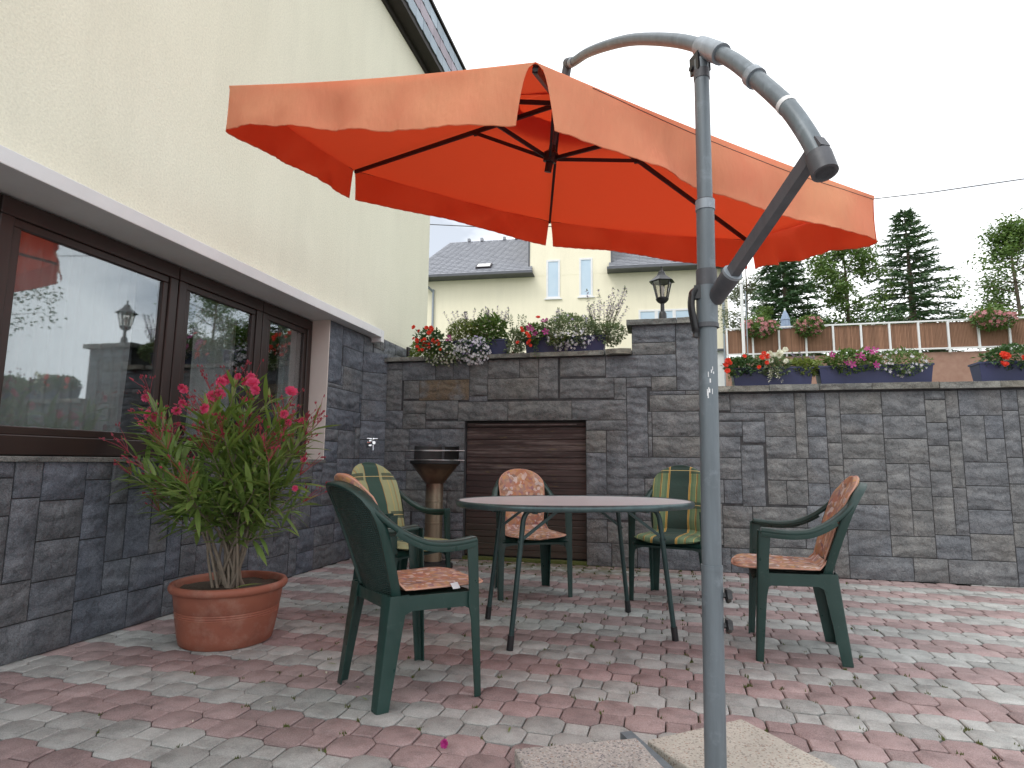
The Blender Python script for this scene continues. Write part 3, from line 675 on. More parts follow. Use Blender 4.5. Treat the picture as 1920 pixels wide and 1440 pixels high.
def curtain(y0, y1, lab):
    m = MB(); n = 60
    m.grid(lambda u, v: V(-3.03 - .36 + .022 * math.sin(u * (y1 - y0) * 75 + 2 * math.sin(v * 2)) + .01 * math.sin(u * 31), y0 + (y1 - y0) * u, 1.0 + 1.3 * v), n, 4)
    tag(m.build('curtain', 'curtain', smooth=80), lab, 'curtain', None)
curtain(4.78, 5.03, 'white curtain behind the window pane beside the stone pier')
curtain(3.72, 4.2, 'white curtain at the middle mullion of the long window')
curtain(2.3, 3.2, 'white curtain in the long window left of the potted oleander')
# eaves: soffit, slate-clad fascia, roof
MB().box((.001, -3, 6.392), (.20, 8.4, 6.44)).box((-.005, -3, 6.33), (.03, 7.5, 6.391)).build('soffit', 'dark_wood', house, smooth=None)
fas = MB().box((.10, -3, 6.442), (.20, 8.4, 7.04)).build('fascia', 'dark_wood', house, smooth=None)
rr = random.Random(21)
for row in range(3):
    zc = 6.46 + row * .185; mt = 'slate_pink' if row == 1 else 'slate_blue'; y = 3.2 + row * .11
    while y < 8.2:
        w = .24; c_ = MB(); x_ = .205 + row * .004 + rr.uniform(0, .003)
        pts = [(y + .003, zc + .02), (y + .05, zc + rr.uniform(0, .008)), (y + w - .05, zc + rr.uniform(0, .008)), (y + w - .003, zc + .02), (y + w - .003, zc + .178), (y + .003, zc + .178)]
        vs_ = [V(x_ + .012, a, b) for a, b in pts] + [V(x_, a, b) for a, b in pts]; n = 6
        c_.add(vs_, [tuple(range(n)), tuple(reversed(range(n, 2 * n)))] + [((i + 1) % n, i, n + i, n + (i + 1) % n) for i in range(n)])
        c_.build('slate', mt, fas, smooth=None); y += w
MB().box((.08, -3, 7.042), (.25, 8.42, 7.08)).build('drip_edge', 'dark_wood', house, smooth=None)
rf = MB().add([(.22, -3, 7.085), (.22, 8.42, 7.085), (-4.5, 8.42, 9.6), (-4.5, -3, 9.6), (.22, -3, 7.082), (.22, 8.42, 7.082), (-4.5, 8.42, 7.082), (-4.5, -3, 7.082)], [(0, 1, 2, 3), (4, 7, 6, 5), (0, 4, 5, 1), (1, 5, 6, 2), (3, 7, 4, 0)])
rf.build('roof', 'roof_tile', house, smooth=None)
# water tap at the corner
tp = thing('water_tap', 'small chrome water tap on the slate wall in the corner', 'tap', (-2.93, 5.78, 1.165), R(45)); tp.scale = (1.3, 1.3, 1.3)
MB().tube([(0, 0, 0), (0, -.10, 0)], .013, 10).build('body', 'chrome', tp)
MB().tube([(0, -.06, 0), (0, -.075, -.015), (0, -.08, -.06)], .010, 10).build('spout', 'chrome', tp)
MB().tube([(0, -.05, 0), (0, -.05, .03)], .006, 8).tube([(-.045, -.05, .032), (.045, -.05, .032)], .007, 8).tube([(0, -.085, .032), (0, -.015, .032)], .007, 8).build('handle', 'chrome', tp)
MB().tube([(0, .004, 0), (0, -.006, 0)], .026, 14).build('wall_plate', 'chrome', tp)

# ================================================================== monobloc chairs
def yb(z):      # recline of the back
    t = max(0, (z - .40) / .48); return -.165 - .190 * t ** 1.1
def hwb(z):     # outline half width of the back
    P = [(.40, .172), (.50, .188), (.60, .205), (.68, .217), (.74, .222), (.79, .212), (.83, .186), (.86, .145), (.875, .10), (.884, .05), (.886, .0)]
    for (a, b), (c, d) in zip(P, P[1:]):
        if a <= z <= c: return b + (d - b) * (z - a) / (c - a)
    return 0
def backpt(u, v, off=0.0):       # u -1..1, v 0..1
    z = .40 + .484 * (1 - (1 - v) ** 1.6) if v < 1 else .884
    h = max(hwb(z), .004); x = u * h
    return V(x, yb(z) + 1.05 * x * x + off, z)
def make_chair():
    t = thing('garden_chair', '', 'chair')
    # seat with lip
    def sf(u, v, dz=0):
        w = .205 + .045 * v; x = (u * 2 - 1) * w; y = -.17 + .385 * v
        z = .428 - .016 * math.cos((u - .5) * math.pi) * math.sin(min(v * 1.1, 1) * math.pi) + dz
        if v > .9: z -= .022 * ((v - .9) / .1) ** 2
        return V(x, y, z)
    m = MB().grid(lambda u, v: sf(u, v), 10, 12).grid(lambda u, v: sf(u, v, -.010), 10, 12, flip=True)
    m.build('seat', 'green_plastic', t, 60)
    # backrest shell
    m = MB().grid(lambda u, v: backpt((u * 2 - 1) * .93, v, .0), 14, 16).grid(lambda u, v: backpt((u * 2 - 1) * .93, v, -.009), 14, 16, flip=True)
    m.build('backrest', 'green_plastic_ribbed', t, 60)
    # rolled rim of the backrest
    pts, sd_, ws = [], [], []
    for k in range(41):
        a = -1 + 2 * k / 40; s_ = 1 if a > 0 else -1; q = abs(a)
        v = 1 - q ** 1.7; p = backpt(s_ if q > .18 else a / .18, v if q > .18 else 1 - (.18 ** 1.7) * (q / .18) ** 2, -.004)
        if q <= .18: p = V(a / .18 * hwb(.40 + .484 * (1 - (.18 ** 1.7) ** 1.6)), p.y, p.z)
        pts.append(p); sd_.append(V(0, 1, .25)); ws.append(.040)
    m = MB().sweep(pts, sd_, ws, .016); m.build('back_rim', 'green_plastic', t, 50)
    for s_ in (-1, 1):
        # arm: from the shoulder of the back down to the flat rest
        ctr = catmull([(s_ * .150, -.312, .850), (s_ * .208, -.258, .775), (s_ * .240, -.170, .700), (s_ * .262, -.075, .652), (s_ * .270, .01, .638), (s_ * .274, .09, .640), (s_ * .270, .168, .648)], 6)
        n = len(ctr); side = []
        for k in range(n):
            f = k / (n - 1); side.append(V(s_ * (.55 + .45 * min(1, f * 2.2)), -.75 * max(0, 1 - f * 2.2), .0))
        w = [.034 + .020 * min(1, 2 * k / n) for k in range(n)]; th = [.026 if k < n * .5 else .026 for k in range(n)]
        m = MB().sweep(ctr, side, w, th)
        # outer lip hanging from the rest
        lip = [p + V(s_ * .022, 0, -.014) for p in ctr[int(n * .30):]]
        m.sweep(lip, [V(0, 0, 1)] * len(lip), .034, .006)
        m.build('arm', 'green_plastic', t, 50)
        # legs, L shaped in section
        def leg(top, foot, w0, w1, ox, oy, kz=()):
            m = MB(); N = 10; tt = .0065
            for k in range(N + 1):
                f = k / N; c = V(*top).lerp(V(*foot), f); w = w0 + (w1 - w0) * f ** .8
                for zz, ww in kz:
                    if abs(c.z - zz) < .06: w += ww * (1 - abs(c.z - zz) / .06)
                prof = [(0, .012), (.004, .004), (.012, 0), (w, 0), (w, tt), (.016, tt), (tt, .016), (tt, w), (0, w)]
                m.v += [(c.x - ox * a, c.y - oy * b, c.z) for a, b in prof]
            n_ = 9
            fs = [(i * n_ + k, i * n_ + (k + 1) % n_, (i + 1) * n_ + (k + 1) % n_, (i + 1) * n_ + k) for i in range(N) for k in range(n_)]
            fs += [tuple(range(n_)), tuple(range(N * n_, N * n_ + n_))]
            m.f += fs; m.mi += [0] * len(fs)
            return m
        leg((s_ * .288, .185, .645), (s_ * .280, .218, 0), .062, .036, s_, 1, [(.40, .012)]).build('leg', 'green_plastic', t, 35)
        leg((s_ * .214, -.188, .435), (s_ * .222, -.234, 0), .085, .052, s_, -1).build('leg', 'green_plastic', t, 35)
        # side rail with arched ends
        m = MB(); N = 12
        for k in range(N + 1):
            f = k / N; y = -.15 + .335 * f; x = s_ * (.214 + .068 * f); e = max(0, 1 - min(f, 1 - f) * 6) ** 2
            zt, zb = .432, .372 - .055 * e
            m.v += [(x, y, zt), (x - s_ * .007, y, zt), (x - s_ * .007, y, zb), (x, y, zb)]
        fs = [(i * 4 + k, i * 4 + (k + 1) % 4, i * 4 + 4 + (k + 1) % 4, i * 4 + 4 + k) for i in range(N) for k in range(4)]; m.f += fs; m.mi += [0] * len(fs)
        m.build('side_rail', 'green_plastic', t, 40)
    for y, x in ((-.183, .205), (.180, .262)):
        m = MB(); N = 12
        for k in range(N + 1):
            f = k / N; xx = -x + 2 * x * f; e = max(0, 1 - min(f, 1 - f) * 6) ** 2; zt, zb = .426, .378 - .045 * e
            m.v += [(xx, y, zt), (xx, y + .007, zt), (xx, y + .007, zb), (xx, y, zb)]
        fs = [(i * 4 + k, i * 4 + (k + 1) % 4, i * 4 + 4 + (k + 1) % 4, i * 4 + 4 + k) for i in range(N) for k in range(4)]; m.f += fs; m.mi += [0] * len(fs)
        m.build('cross_rail', 'green_plastic', t, 40)
    return t
CH = [  # x, y, facing angle, label
    (-1.095, 2.594, 49.4, 'dark green plastic armchair nearest the camera, floral cushion on it, beside the oleander pot'),
    (-1.66, 3.77, -20.0, 'dark green plastic armchair with green plaid cushion in front of the column barbecue'),
    (-.968, 4.60, -63.2, 'dark green plastic armchair behind the table in front of the brown hatch'),
    (.103, 4.70, -103.7, 'dark green plastic armchair with plaid cushion behind the table beside the parasol pole'),
    (.70, 3.62, 176.0, 'dark green plastic armchair at right of the parasol pole, facing the table')]
ch0 = make_chair(); chairs = []
for k, (x, y, a, lab) in enumerate(CH):
    o = ch0 if k == 0 else copy_tree(ch0)
    chairs.append(o)
for o, (x, y, a, lab) in zip(chairs, CH):
    o.location = (x, y, 0); o.rotation_euler = (0, 0, R(a - 90)); tag(o, lab, 'chair', 'green plastic garden chairs round the table')

# ------------------------------------------------------------------ cushions
def pillow(S, nu, nvv, th, name, mat, parent, tuft=0, uvf=None):
    """closed padded slab on the surface S(u,v)->(point, normal); u -1..1, v 0..1"""
    m = MB(); uvs = []
    def edge(u, v):
        a = max(0, 1 - abs(u) ** 7); b = max(0, 1 - abs(2 * v - 1) ** 9); return (a * b) ** .5
    for sgn in (1, -1):
        base = len(m.v)
        for j in range(nvv + 1):
            for i in range(nu + 1):
                u, v = -1 + 2 * i / nu, j / nvv; p, n = S(u, v); e = edge(u, v)
                t = th * e * (1 if sgn > 0 else .55)
                if tuft and sgn > 0: t -= th * .35 * math.exp(-((v * tuft) % 1 - .5) ** 2 * 60) * e
                q = p + n * t * sgn + n * mnoise.noise(p * 7 + V(3, 1, 2)) * .006 * e
                m.v.append(tuple(q)); uvs.append(uvf(u, v, p))
        W = nu + 1
        fs = [(base + j * W + i, base + j * W + i + 1, base + (j + 1) * W + i + 1, base + (j + 1) * W + i) for j in range(nvv) for i in range(nu)]
        if sgn < 0: fs = [tuple(reversed(f)) for f in fs]
        m.f += fs; m.mi += [0] * len(fs)
    return m.build(name, mat, parent, 75, uvs)
def make_cushion(kind, label):
    fl = kind == 'floral'; t = thing('seat_cushion', label, 'cushion', group='cushions on the garden chairs')
    mat = {'floral': 'floral_fabric', 'plaid': 'plaid_fabric', 'light': 'plaid_light'}[kind]; top = .922 if fl else .965; hw_ = .185 if fl else .205
    def Sb(u, v):
        v = 1 - (1 - v) ** 1.9
        z = .485 + (top - .485) * v; zz = min(z, .86)
        w = hw_ * (.86 + .14 * min(1, v * 2)) if not fl else hw_ * (.80 + .22 * math.sin(min(1, v * 1.25) * 1.5))
        if v > .70: w *= math.sqrt(max(0, 1 - ((v - .70) / .30) ** 2.2)) * .97 + .03
        x = u * w
        ex = max(0, z - .84)
        y = yb(zz) + 1.05 * min(x * x, .045) + .034 - .35 * ex
        n = V(-2.1 * x * .8, 1, .28).normalized(); return V(x, y, z), n
    pillow(Sb, 18, 22, .021 if fl else .026, 'back_pad', mat, t, 0 if fl else 3, lambda u, v, p: (p.x, p.z))
    def Ss(u, v):
        v = 1 - (1 - v) ** 1.5
        y = -.150 + .455 * v; w = (.190 + .045 * v) if fl else (.200 + .045 * v)
        if v > .72: w *= math.sqrt(max(0, 1 - ((v - .72) / .28) ** 3)) * .9 + .1
        if v < .12: w *= .9 + .1 * (v / .12)
        x = u * w; z = .452 - .010 * math.cos(u * 1.4) - (.012 * max(0, (v - .85) / .15) ** 2) + .045 * max(0, 1 - v / .10) ** 2
        return V(x, y, z), V(0, -.05, 1).normalized()
    pillow(Ss, 18, 18, .016 if fl else .024, 'seat_pad', mat, t, 0, lambda u, v, p: (p.x, p.y + .31))
    if fl:
        for S, nm in ((Sb, 'piping'), (Ss, 'piping')):
            pts = [S(-1, v / 16)[0] for v in range(17)] + [S(u / 8, 1)[0] for u in range(-7, 8)] + [S(1, v / 16)[0] for v in range(16, -1, -1)]
            MB().tube(pts, .0045, 6).build('piping', 'floral_piping', t, 80)
        MB().add([(.224, .118, .466), (.228, .080, .464), (.250, .082, .446), (.247, .118, .446), (.225, .118, .464), (.229, .080, .462), (.251, .082, .444), (.248, .118, .444)], [(0, 1, 2, 3), (7, 6, 5, 4), (0, 4, 5, 1), (2, 6, 7, 3)]).build('care_tag', 'tag_white', t, None)
    return t
CL = [('floral', 'beige and orange leaf print cushion with white tag on the chair nearest the camera'),
      ('light', 'green and yellow plaid cushion on the chair in front of the column barbecue'),
      ('floral', 'orange leaf print cushion on the chair in front of the brown hatch'),
      ('plaid', 'dark green plaid padded cushion on the chair behind the parasol pole'),
      ('floral', 'pale orange print cushion on the chair right of the parasol pole')]
for (kind, lab), o in zip(CL, chairs):
    c = make_cushion(kind, lab); c.location = o.location; c.rotation_euler = o.rotation_euler

# ================================================================== oval table
tb = thing('garden_table', 'oval garden table with pinkish top and green metal rim and legs', 'table', (-.49, 3.70, 0), R(26))
TA, TBB, TZ = .725, .50, .752
def oval(a, b, n=72, e=2 / 2.25):
    return [(a * math.copysign(abs(math.cos(t)) ** e, math.cos(t)), b * math.copysign(abs(math.sin(t)) ** e, math.sin(t))) for t in [2 * math.pi * k / n for k in range(n)]]
MB().prism(oval(TA - .012, TBB - .012), TZ - .014, TZ).build('table_top', 'table_top', tb)
ring = oval(TA, TBB); m = MB(); n = len(ring); prof = [(-.016, .0015), (-.008, .004), (0, .001), (.004, -.008), (.004, -.022), (-.002, -.032), (-.014, -.032), (-.014, -.016)]
for x, y in ring:
    L = math.hypot(x, y)
    for a, b in prof: m.v.append((x * (1 + a / L), y * (1 + a / L), TZ + b))
k_ = len(prof); fs = [(i * k_ + j, i * k_ + (j + 1) % k_, ((i + 1) % n) * k_ + (j + 1) % k_, ((i + 1) % n) * k_ + j) for i in range(n) for j in range(k_)]
fs = [tuple(reversed(f)) for f in fs]; m.f += fs; m.mi += [0] * len(fs); m.build('rim', 'rim_metal', tb, 60)
for sx_ in (-1, 1):
    for sy_ in (-1, 1):
        p = catmull([(sx_ * .30, sy_ * .30, TZ - .034), (sx_ * .368, sy_ * .305, TZ - .036), (sx_ * .398, sy_ * .308, TZ - .075), (sx_ * .408, sy_ * .31, TZ - .14)], 5) + [V(sx_ * .47, sy_ * .325, .035)]
        lg = MB().tube(p, .0145, 12).build('leg', 'leg_green', tb, 60)
        MB().tube([(sx_ * .4665, sy_ * .3245, .075), (sx_ * .474, sy_ * .3265, 0)], .0185, 12).build('foot_cap', 'black_plastic', lg, 60)
        MB().bar((sx_ * .425, sy_ * .312, TZ - .20), (sx_ * .20, sy_ * .30, TZ - .035), .012, .016).tube([(sx_ * .425, sy_ * .312 - .022, TZ - .20), (sx_ * .425, sy_ * .312 + .022, TZ - .20)], .005, 8).build('brace', 'leg_green', tb, 40)
for sx_ in (-1, 1):
    MB().bar((sx_ * .33, -.31, TZ - .045), (sx_ * .33, .31, TZ - .045), .02, .02).build('cross_bar', 'leg_green', tb, 40)

# ================================================================== cantilever parasol
C0 = V(-.548, 2.999, 2.488); NN = V(.228, -.215, .95).normalized(); RR = 1.55; TH = .683
umb = thing('cantilever_parasol', 'large orange cantilever parasol hanging from a curved grey arm on a pole', 'parasol', (.133, 1.80, 0))
UO = V(.133, 1.80, 0)
e1 = (V(1, 0, 0) - NN * NN.x).normalized(); e2 = NN.cross(e1)
corner = [C0 + RR * (math.cos(TH + k * math.pi / 3) * e1 + math.sin(TH + k * math.pi / 3) * e2) - UO for k in range(6)]
apex = C0 + NN * .43 - UO; CC = C0 - UO
nrm = lambda p, q, r: (q - p).cross(r - p).normalized()
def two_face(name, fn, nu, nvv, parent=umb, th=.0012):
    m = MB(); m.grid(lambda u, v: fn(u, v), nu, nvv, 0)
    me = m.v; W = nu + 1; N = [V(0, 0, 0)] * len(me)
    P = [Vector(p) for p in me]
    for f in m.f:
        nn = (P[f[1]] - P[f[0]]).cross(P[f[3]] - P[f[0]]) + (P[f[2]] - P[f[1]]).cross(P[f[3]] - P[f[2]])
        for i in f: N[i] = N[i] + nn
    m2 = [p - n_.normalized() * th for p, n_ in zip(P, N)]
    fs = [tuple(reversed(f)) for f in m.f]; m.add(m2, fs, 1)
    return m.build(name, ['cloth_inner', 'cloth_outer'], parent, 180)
V0 = .16      # the main panels start a little away from the tip, under the vent cap
for k in range(6):
    A, B = corner[k], corner[(k + 1) % 6]; inw = (CC - (A + B) / 2).normalized()
    def pan(u, v, A=A, B=B, inw=inw, k=k):
        f = V0 + (1 - V0) * v; p = apex.lerp(A.lerp(B, u), f)
        s_ = math.sin(math.pi * u)
        p = p - NN * (.045 * s_ * math.sin(math.pi * min(1, f * .8)) * f) + inw * (.028 * s_ * f ** 4)
        w = mnoise.noise(p * 2.3 + V(k * 5, 0, 0)) * .010 + mnoise.noise(V(u * 9, v * 2, k * 4.)) * .005 * (1 - abs(2 * u - 1) ** 3)
        pk = mnoise.noise(V(v * 16, k * 3.0, u > .5)) * .006 * math.exp(-min(u, 1 - u) * 16) * (1 - math.exp(-min(u, 1 - u) * 90))
        return p + NN * (w * s_ + pk)
    two_face('canopy_panel', pan, 22, 22)
    def vcap(u, v, A=A, B=B, inw=inw):
        f = .0 + .30 * v; p = apex.lerp(A.lerp(B, u), f) + NN * (.045 + .02 * v)
        return p - NN * .03 * math.sin(math.pi * u) * v
    two_face('vent_cap', vcap, 8, 5)
    out = -inw
    wid = (B - A).length; ed = (B - A) / wid
    # valance: hangs off the rim, ends curl back so the corners stand open
    i0, i1 = [(.060 if q == 4 else .022) for q in (k, (k + 1) % 6)]
    def val(u, v, A=A, B=B, inw=inw, out=out, ed=ed, k=k, i0=i0, i1=i1):
        s_ = math.sin(math.pi * u); h = .194 * v
        c0 = i0 * v ** .38; c1 = i1 * v ** .38
        p = A + ed * (c0 + (wid - c0 - c1) * u) + inw * (.028 * s_)
        down = (V(0, 0, -1) * .86 - NN * .14).normalized()
        w = (mnoise.noise(V(u * 6.5 + k * 3.7, v * .7, k * 1.3)) * .062 + mnoise.noise(V(u * 15 + k, v * 1.4, k)) * .014) * v * (0.25 + .75 * min(1, 5 * min(u, 1 - u))) + .0045 * math.sin((u * 26 + v * 2.2 * (1 if k % 2 else -1) + k)) * v * (.4 + mnoise.noise(V(u * 4, v, k * 2.1)))
        e0 = math.exp(-u * 14) ; e1_ = math.exp(-(1 - u) * 14)
        q = p + down * (h - .012 * math.sin(u * 60) * 0) + out * (w + .030 * v) - V(0, 0, .010 * v * math.sin(u * 7 + k))
        q += inw * (.02 * v * (e0 + e1_)) + V(0, 0, .0015 * math.sin(u * 260) * (v > .97))
        return q
    two_face('valance', val, 60, 12)
    # hem of the valance
    MB().tube([val(u / 60, .985) + out * .001 for u in range(61)], .0018, 5).build('hem', 'cloth_outer', umb, 180)
    MB().tube([val(u / 40, 0.0) - NN * .004 + inw * .004 for u in range(41)], .0013, 5).build('seam', 'rib_metal', umb, 180)
    if k == 4: MB().tube([val(.12 + .88 * q / 40, .03 + .10 * math.sin(q / 40 * 2.6)) + out * .0018 for q in range(41)], .0011, 5).build('seam', 'rib_metal', umb, 180)
    # rib, strut
    q0 = apex - NN * .035; q1 = corner[k].lerp(apex, .012) - NN * .016
    MB().bar(q0, q1, .016, .022, NN).build('rib', 'rib_metal', umb, 30)
    mid = q0.lerp(q1, .355); hub = CC + NN * .115
    rad = (q1 - q0); rad = (rad - NN * rad.dot(NN)).normalized()
    st = MB().bar(hub + rad * .03, mid - NN * .008, .013, .019, NN).box((-.01, -.01, -.012), (.01, .01, .012), Matrix.Translation(mid - NN * .01)).build('strut', 'rib_metal', umb, 30)
    MB().tube([q1 - rad * .02, q1 + rad * .004], .009, 8).build('rib_cap', 'black_plastic', umb)
rotN = NN.to_track_quat('Z', 'Y').to_matrix().to_4x4()
m = MB(); m.lathe([(0, -.03), (.019, -.03), (.021, .02), (.036, .022), (.040, .045), (.040, .070), (.028, .078), (.018, .085), (.018, .11)], 16); m.v = [tuple(Matrix.Translation(CC + NN * .07) @ rotN @ Vector(p)) for p in m.v]
m.build('hub', 'black_plastic', umb, 40)
MB().tube([CC + NN * .12, apex + NN * .10], .015, 12).build('canopy_mast', 'grey_cast', umb)
m = MB().tube([apex + NN * .08, apex + NN * .17], .024, 12); m.build('finial', 'grey_cast', umb)
# pole and arm: both lie in one upright plane
D = V(-.477, .879, 0); PB_ = V(.17, 1.80, 0) - UO
def ap(s_, z): return PB_ + D * s_ + V(0, 0, z)
end = apex + NN * .16
arm_pts = catmull([end + V(0, 0, .01), ap(1.13, 3.005), ap(.97, 2.935), ap(.773, 2.828), ap(.535, 2.684), ap(.337, 2.545), ap(.122, 2.377), ap(-.039, 2.229), ap(-.141, 2.123), ap(-.232, 2.008), ap(-.303, 1.914), ap(-.351, 1.845), ap(-.395, 1.765), ap(-.425, 1.70), ap(-.447, 1.635)], 5)
MB().tube(arm_pts, [.0195] * 6 + [.0225] * (len(arm_pts) - 6), 16).build('arm', 'grey_paint', umb, 60)
def on_arm(i0, i1, r, mat, nm, n=18):
    MB().tube(arm_pts[i0:i1 + 1], r, n).build(nm, mat, umb, 50)
on_arm(0, 3, .026, 'grey_cast', 'arm_end_joint'); on_arm(3, 5, .0235, 'clamp_grey', 'arm_end_collar')
on_arm(33, 37, .0305, 'clamp_grey', 'arm_sleeve'); on_arm(44, 45, .0285, 'clamp_grey', 'clamp_band')
on_arm(53, 54, .0236, 'white_metal', 'pole_sticker'); on_arm(66, 70, .029, 'grey_cast', 'arm_tail_cap')
lean = V(.02, 0, 0)
def pz(z): return V(0, 0, z) + lean * min(z / 1.5, 1.3)
MB().tube([pz(.02), pz(.70)], .0288, 20).build('pole', 'grey_paint', umb)
MB().tube([pz(.67), pz(1.52)], .0268, 20).build('pole', 'grey_paint', umb)
MB().tube([pz(1.45), pz(1.76)], .0262, 20).build('pole', 'grey_paint', umb)
MB().tube([pz(1.74), pz(2.225)], .0225, 20).build('pole', 'grey_paint', umb)
MB().tube([pz(1.735), pz(1.765)], .0285, 20).build('pole_collar', 'clamp_grey', umb)
MB().tube([pz(1.755), pz(1.768)], .0275, 20).build('pole_collar', 'grey_cast', umb)
MB().tube([pz(.688), pz(.702)], .0298, 20).build('pole_collar', 'grey_paint', umb)
MB().tube([pz(1.385), pz(1.50)], .0305, 20).build('sleeve', 'grey_paint', umb)
MB().tube([pz(1.375), pz(1.388)], .0325, 20).build('sleeve_rim', 'grey_cast', umb)
MB().tube([pz(1.50), pz(1.55)], .0300, 20).build('sleeve_rim', 'grey_cast', umb)
# bracket under the arm
top = ap(-.0, 2.20)
m = MB()
for s_ in (-1, 1):
    o_ = V(.879, .477, 0) * .018 * s_
    m.bar(pz(2.185) + o_ + D * .006, pz(2.245) + o_ + D * .008, .008, .046, D)
m.tube([pz(2.205) + V(.879, .477, 0) * -.028 + D * .018, pz(2.205) + V(.879, .477, 0) * .028 + D * .018], .009, 10).build('pivot_bracket', 'black_plastic', umb, 40)
m = MB().tube([pz(2.16), pz(2.19)], .0245, 16).build('pole_collar', 'grey_cast', umb)
# brace with socket
b0, b1 = ap(-.018, 1.465), ap(-.445, 1.715)
bd = (b1 - b0).normalized()
m = MB().tube([b0 - bd * .01, b0 + bd * .045, b0 + bd * .05, b0 + bd * .088], [.0255, .0262, .0275, .0275], 18).build('brace_socket', 'grey_cast', umb, 50)
MB().tube([b0 + bd * .086, b0 + bd * .094], .0285, 18).build('socket_ring', 'clamp_grey', umb, 50)
MB().bar(b0 + bd * .09, b1, .026, .034, (0, 0, 1)).build('brace', 'grey_cast', umb, 30)
# lever handle at the left of the sleeve
hx = V(-.85, -.45, 0).normalized()
lev = catmull([pz(1.49) + hx * .032, pz(1.475) + hx * .047, pz(1.44) + hx * .052, pz(1.40) + hx * .046, pz(1.36) + hx * .038, pz(1.345) + hx * .040], 5)
MB().sweep(lev, V(.45, -.85, 0), [.018] * 6 + [.022] * (len(lev) - 12) + [.014] * 6, [.018] * 6 + [.014] * (len(lev) - 6)).box((-.01, -.01, -.02), (.01, .01, .02), Matrix.Translation(pz(1.48) + hx * .03)).build('lever_handle', 'black_plastic', umb, 50)
# star knobs right of the lower pole
for z in (.622, .542):
    m = MB(); kx = Matrix.Translation(pz(z) + V(.016, -.004, 0)) @ Matrix.Rotation(R(90), 4, 'Y') @ Matrix.Rotation(R(-12), 4, 'X')
    for prof in ([(0, 0), (.007, 0), (.007, .017), (.010, .018), (.017, .020), (.019, .026), (.016, .033), (.007, .036), (0, .036)],): m.lathe(prof, 20)
    m.v = [(p[0] * (1 + .16 * math.cos(5 * math.atan2(p[1], p[0]))), p[1] * (1 + .16 * math.cos(5 * math.atan2(p[1], p[0]))), p[2]) for p in m.v]
    m.v = [tuple(kx @ Vector(p)) for p in m.v]; m.build('star_knob', 'black_plastic', umb, 40)
# scratches of bare metal on the pole
m = MB(); rr = random.Random(31)
for q in range(11):
    z = 1.20 + rr.uniform(-.035, .05); a = math.atan2(-1.0, .12) + rr.uniform(-.32, .38); h = rr.uniform(.006, .02)
    c_ = pz(z) + V(math.cos(a), math.sin(a), 0) * .0271; tdir = V(-math.sin(a), math.cos(a), 0) * rr.uniform(.0008, .0018)
    m.add([c_ - tdir, c_ + tdir, c_ + tdir + V(0, 0, h), c_ - tdir + V(0, 0, h)], [(0, 1, 2, 3)])
m.build('scratches', 'white_metal', umb, None)
# crossed base bars
d1 = V(.515, -.857, 0); d2 = V(.857, .515, 0)
for dd in (d1, d2): MB().bar(-dd * .50 + V(0, 0, .050 if dd is d1 else .018), dd * .50 + V(0, 0, .050 if dd is d1 else .018), .042, .028).build('base_bar', 'grey_paint', umb, 30)
MB().box((-.05, -.05, .0), (.05, .05, .064), Matrix.Rotation(R(-31), 4, 'Z')).build('base_plate', 'grey_cast', umb, 30)
# concrete slabs weighing the base
def slab(cx, cy, a, mat, label, s_=.42, z0=.012, dz=.055):
    t = thing('concrete_slab', label, 'slab', (cx, cy, z0), a, 'concrete slabs on the parasol base')
    rs = random.Random(int(cx * 1000)); h = s_ / 2; n = 14; pts = []
    for (ax, ay), (bx, by) in zip([(-h, -h), (h, -h), (h, h), (-h, h)], [(h, -h), (h, h), (-h, h), (-h, -h)]):
        for k in range(n): pts.append((ax + (bx - ax) * k / n + rs.uniform(-.0015, .0015), ay + (by - ay) * k / n + rs.uniform(-.0015, .0015)))
    o = MB().prism(pts, 0, dz).build('slab_block', mat, t, None); bevel(o, .005, 2, 60); return t
slab(.243, 2.142, math.atan2(.261, .328), 'sand_slab', 'sandy concrete slab right of the grey base bar under the pole')
slab(-.185, 1.905, math.atan2(.43, .90), 'aggregate_slab', 'speckled exposed aggregate slab left of the grey base bar')
slab(.44, 1.66, R(31), 'sand_slab', 'sandy concrete slab at the near right of the parasol base')

# ================================================================== column barbecue
bq = thing('column_barbecue', 'round column barbecue of stained steel with black wind shield', 'barbecue', (-2.06, 5.42, 0))
MB().lathe([(0, 0), (.19, 0), (.19, .03), (.17, .045), (.085, .05), (.083, .06)], 32).build('base', 'soot_black', bq, 40)
MB().lathe([(.083, .06), (.083, .40), (.087, .403), (.087, .412), (.083, .415), (.083, .60), (.087, .603), (.087, .612), (.083, .615), (.083, .775)], 32).build('column', 'heat_steel', bq, 40)
MB().lathe([(.080, .772), (.088, .775), (.150, .855), (.205, .925), (.228, .955), (.232, .972), (.226, .972), (.20, .93), (.0, .86)], 36).build('bowl', 'heat_steel', bq, 40)
MB().lathe([(.234, .955), (.240, .96), (.240, .985), (.232, .985), (.230, .96)], 36).build('bowl_rim', 'soot_black', bq, 40)
m = MB().lathe([(.226, .985), (.226, 1.125), (.220, 1.125), (.220, .985)], 30, a0=R(5), a1=R(175)); m.build('wind_shield', 'soot_black', bq, 60)
MB().box((-.012, .212, .985), (.012, .218, 1.12)).build('shield_slot', 'grey_cast', bq, None)
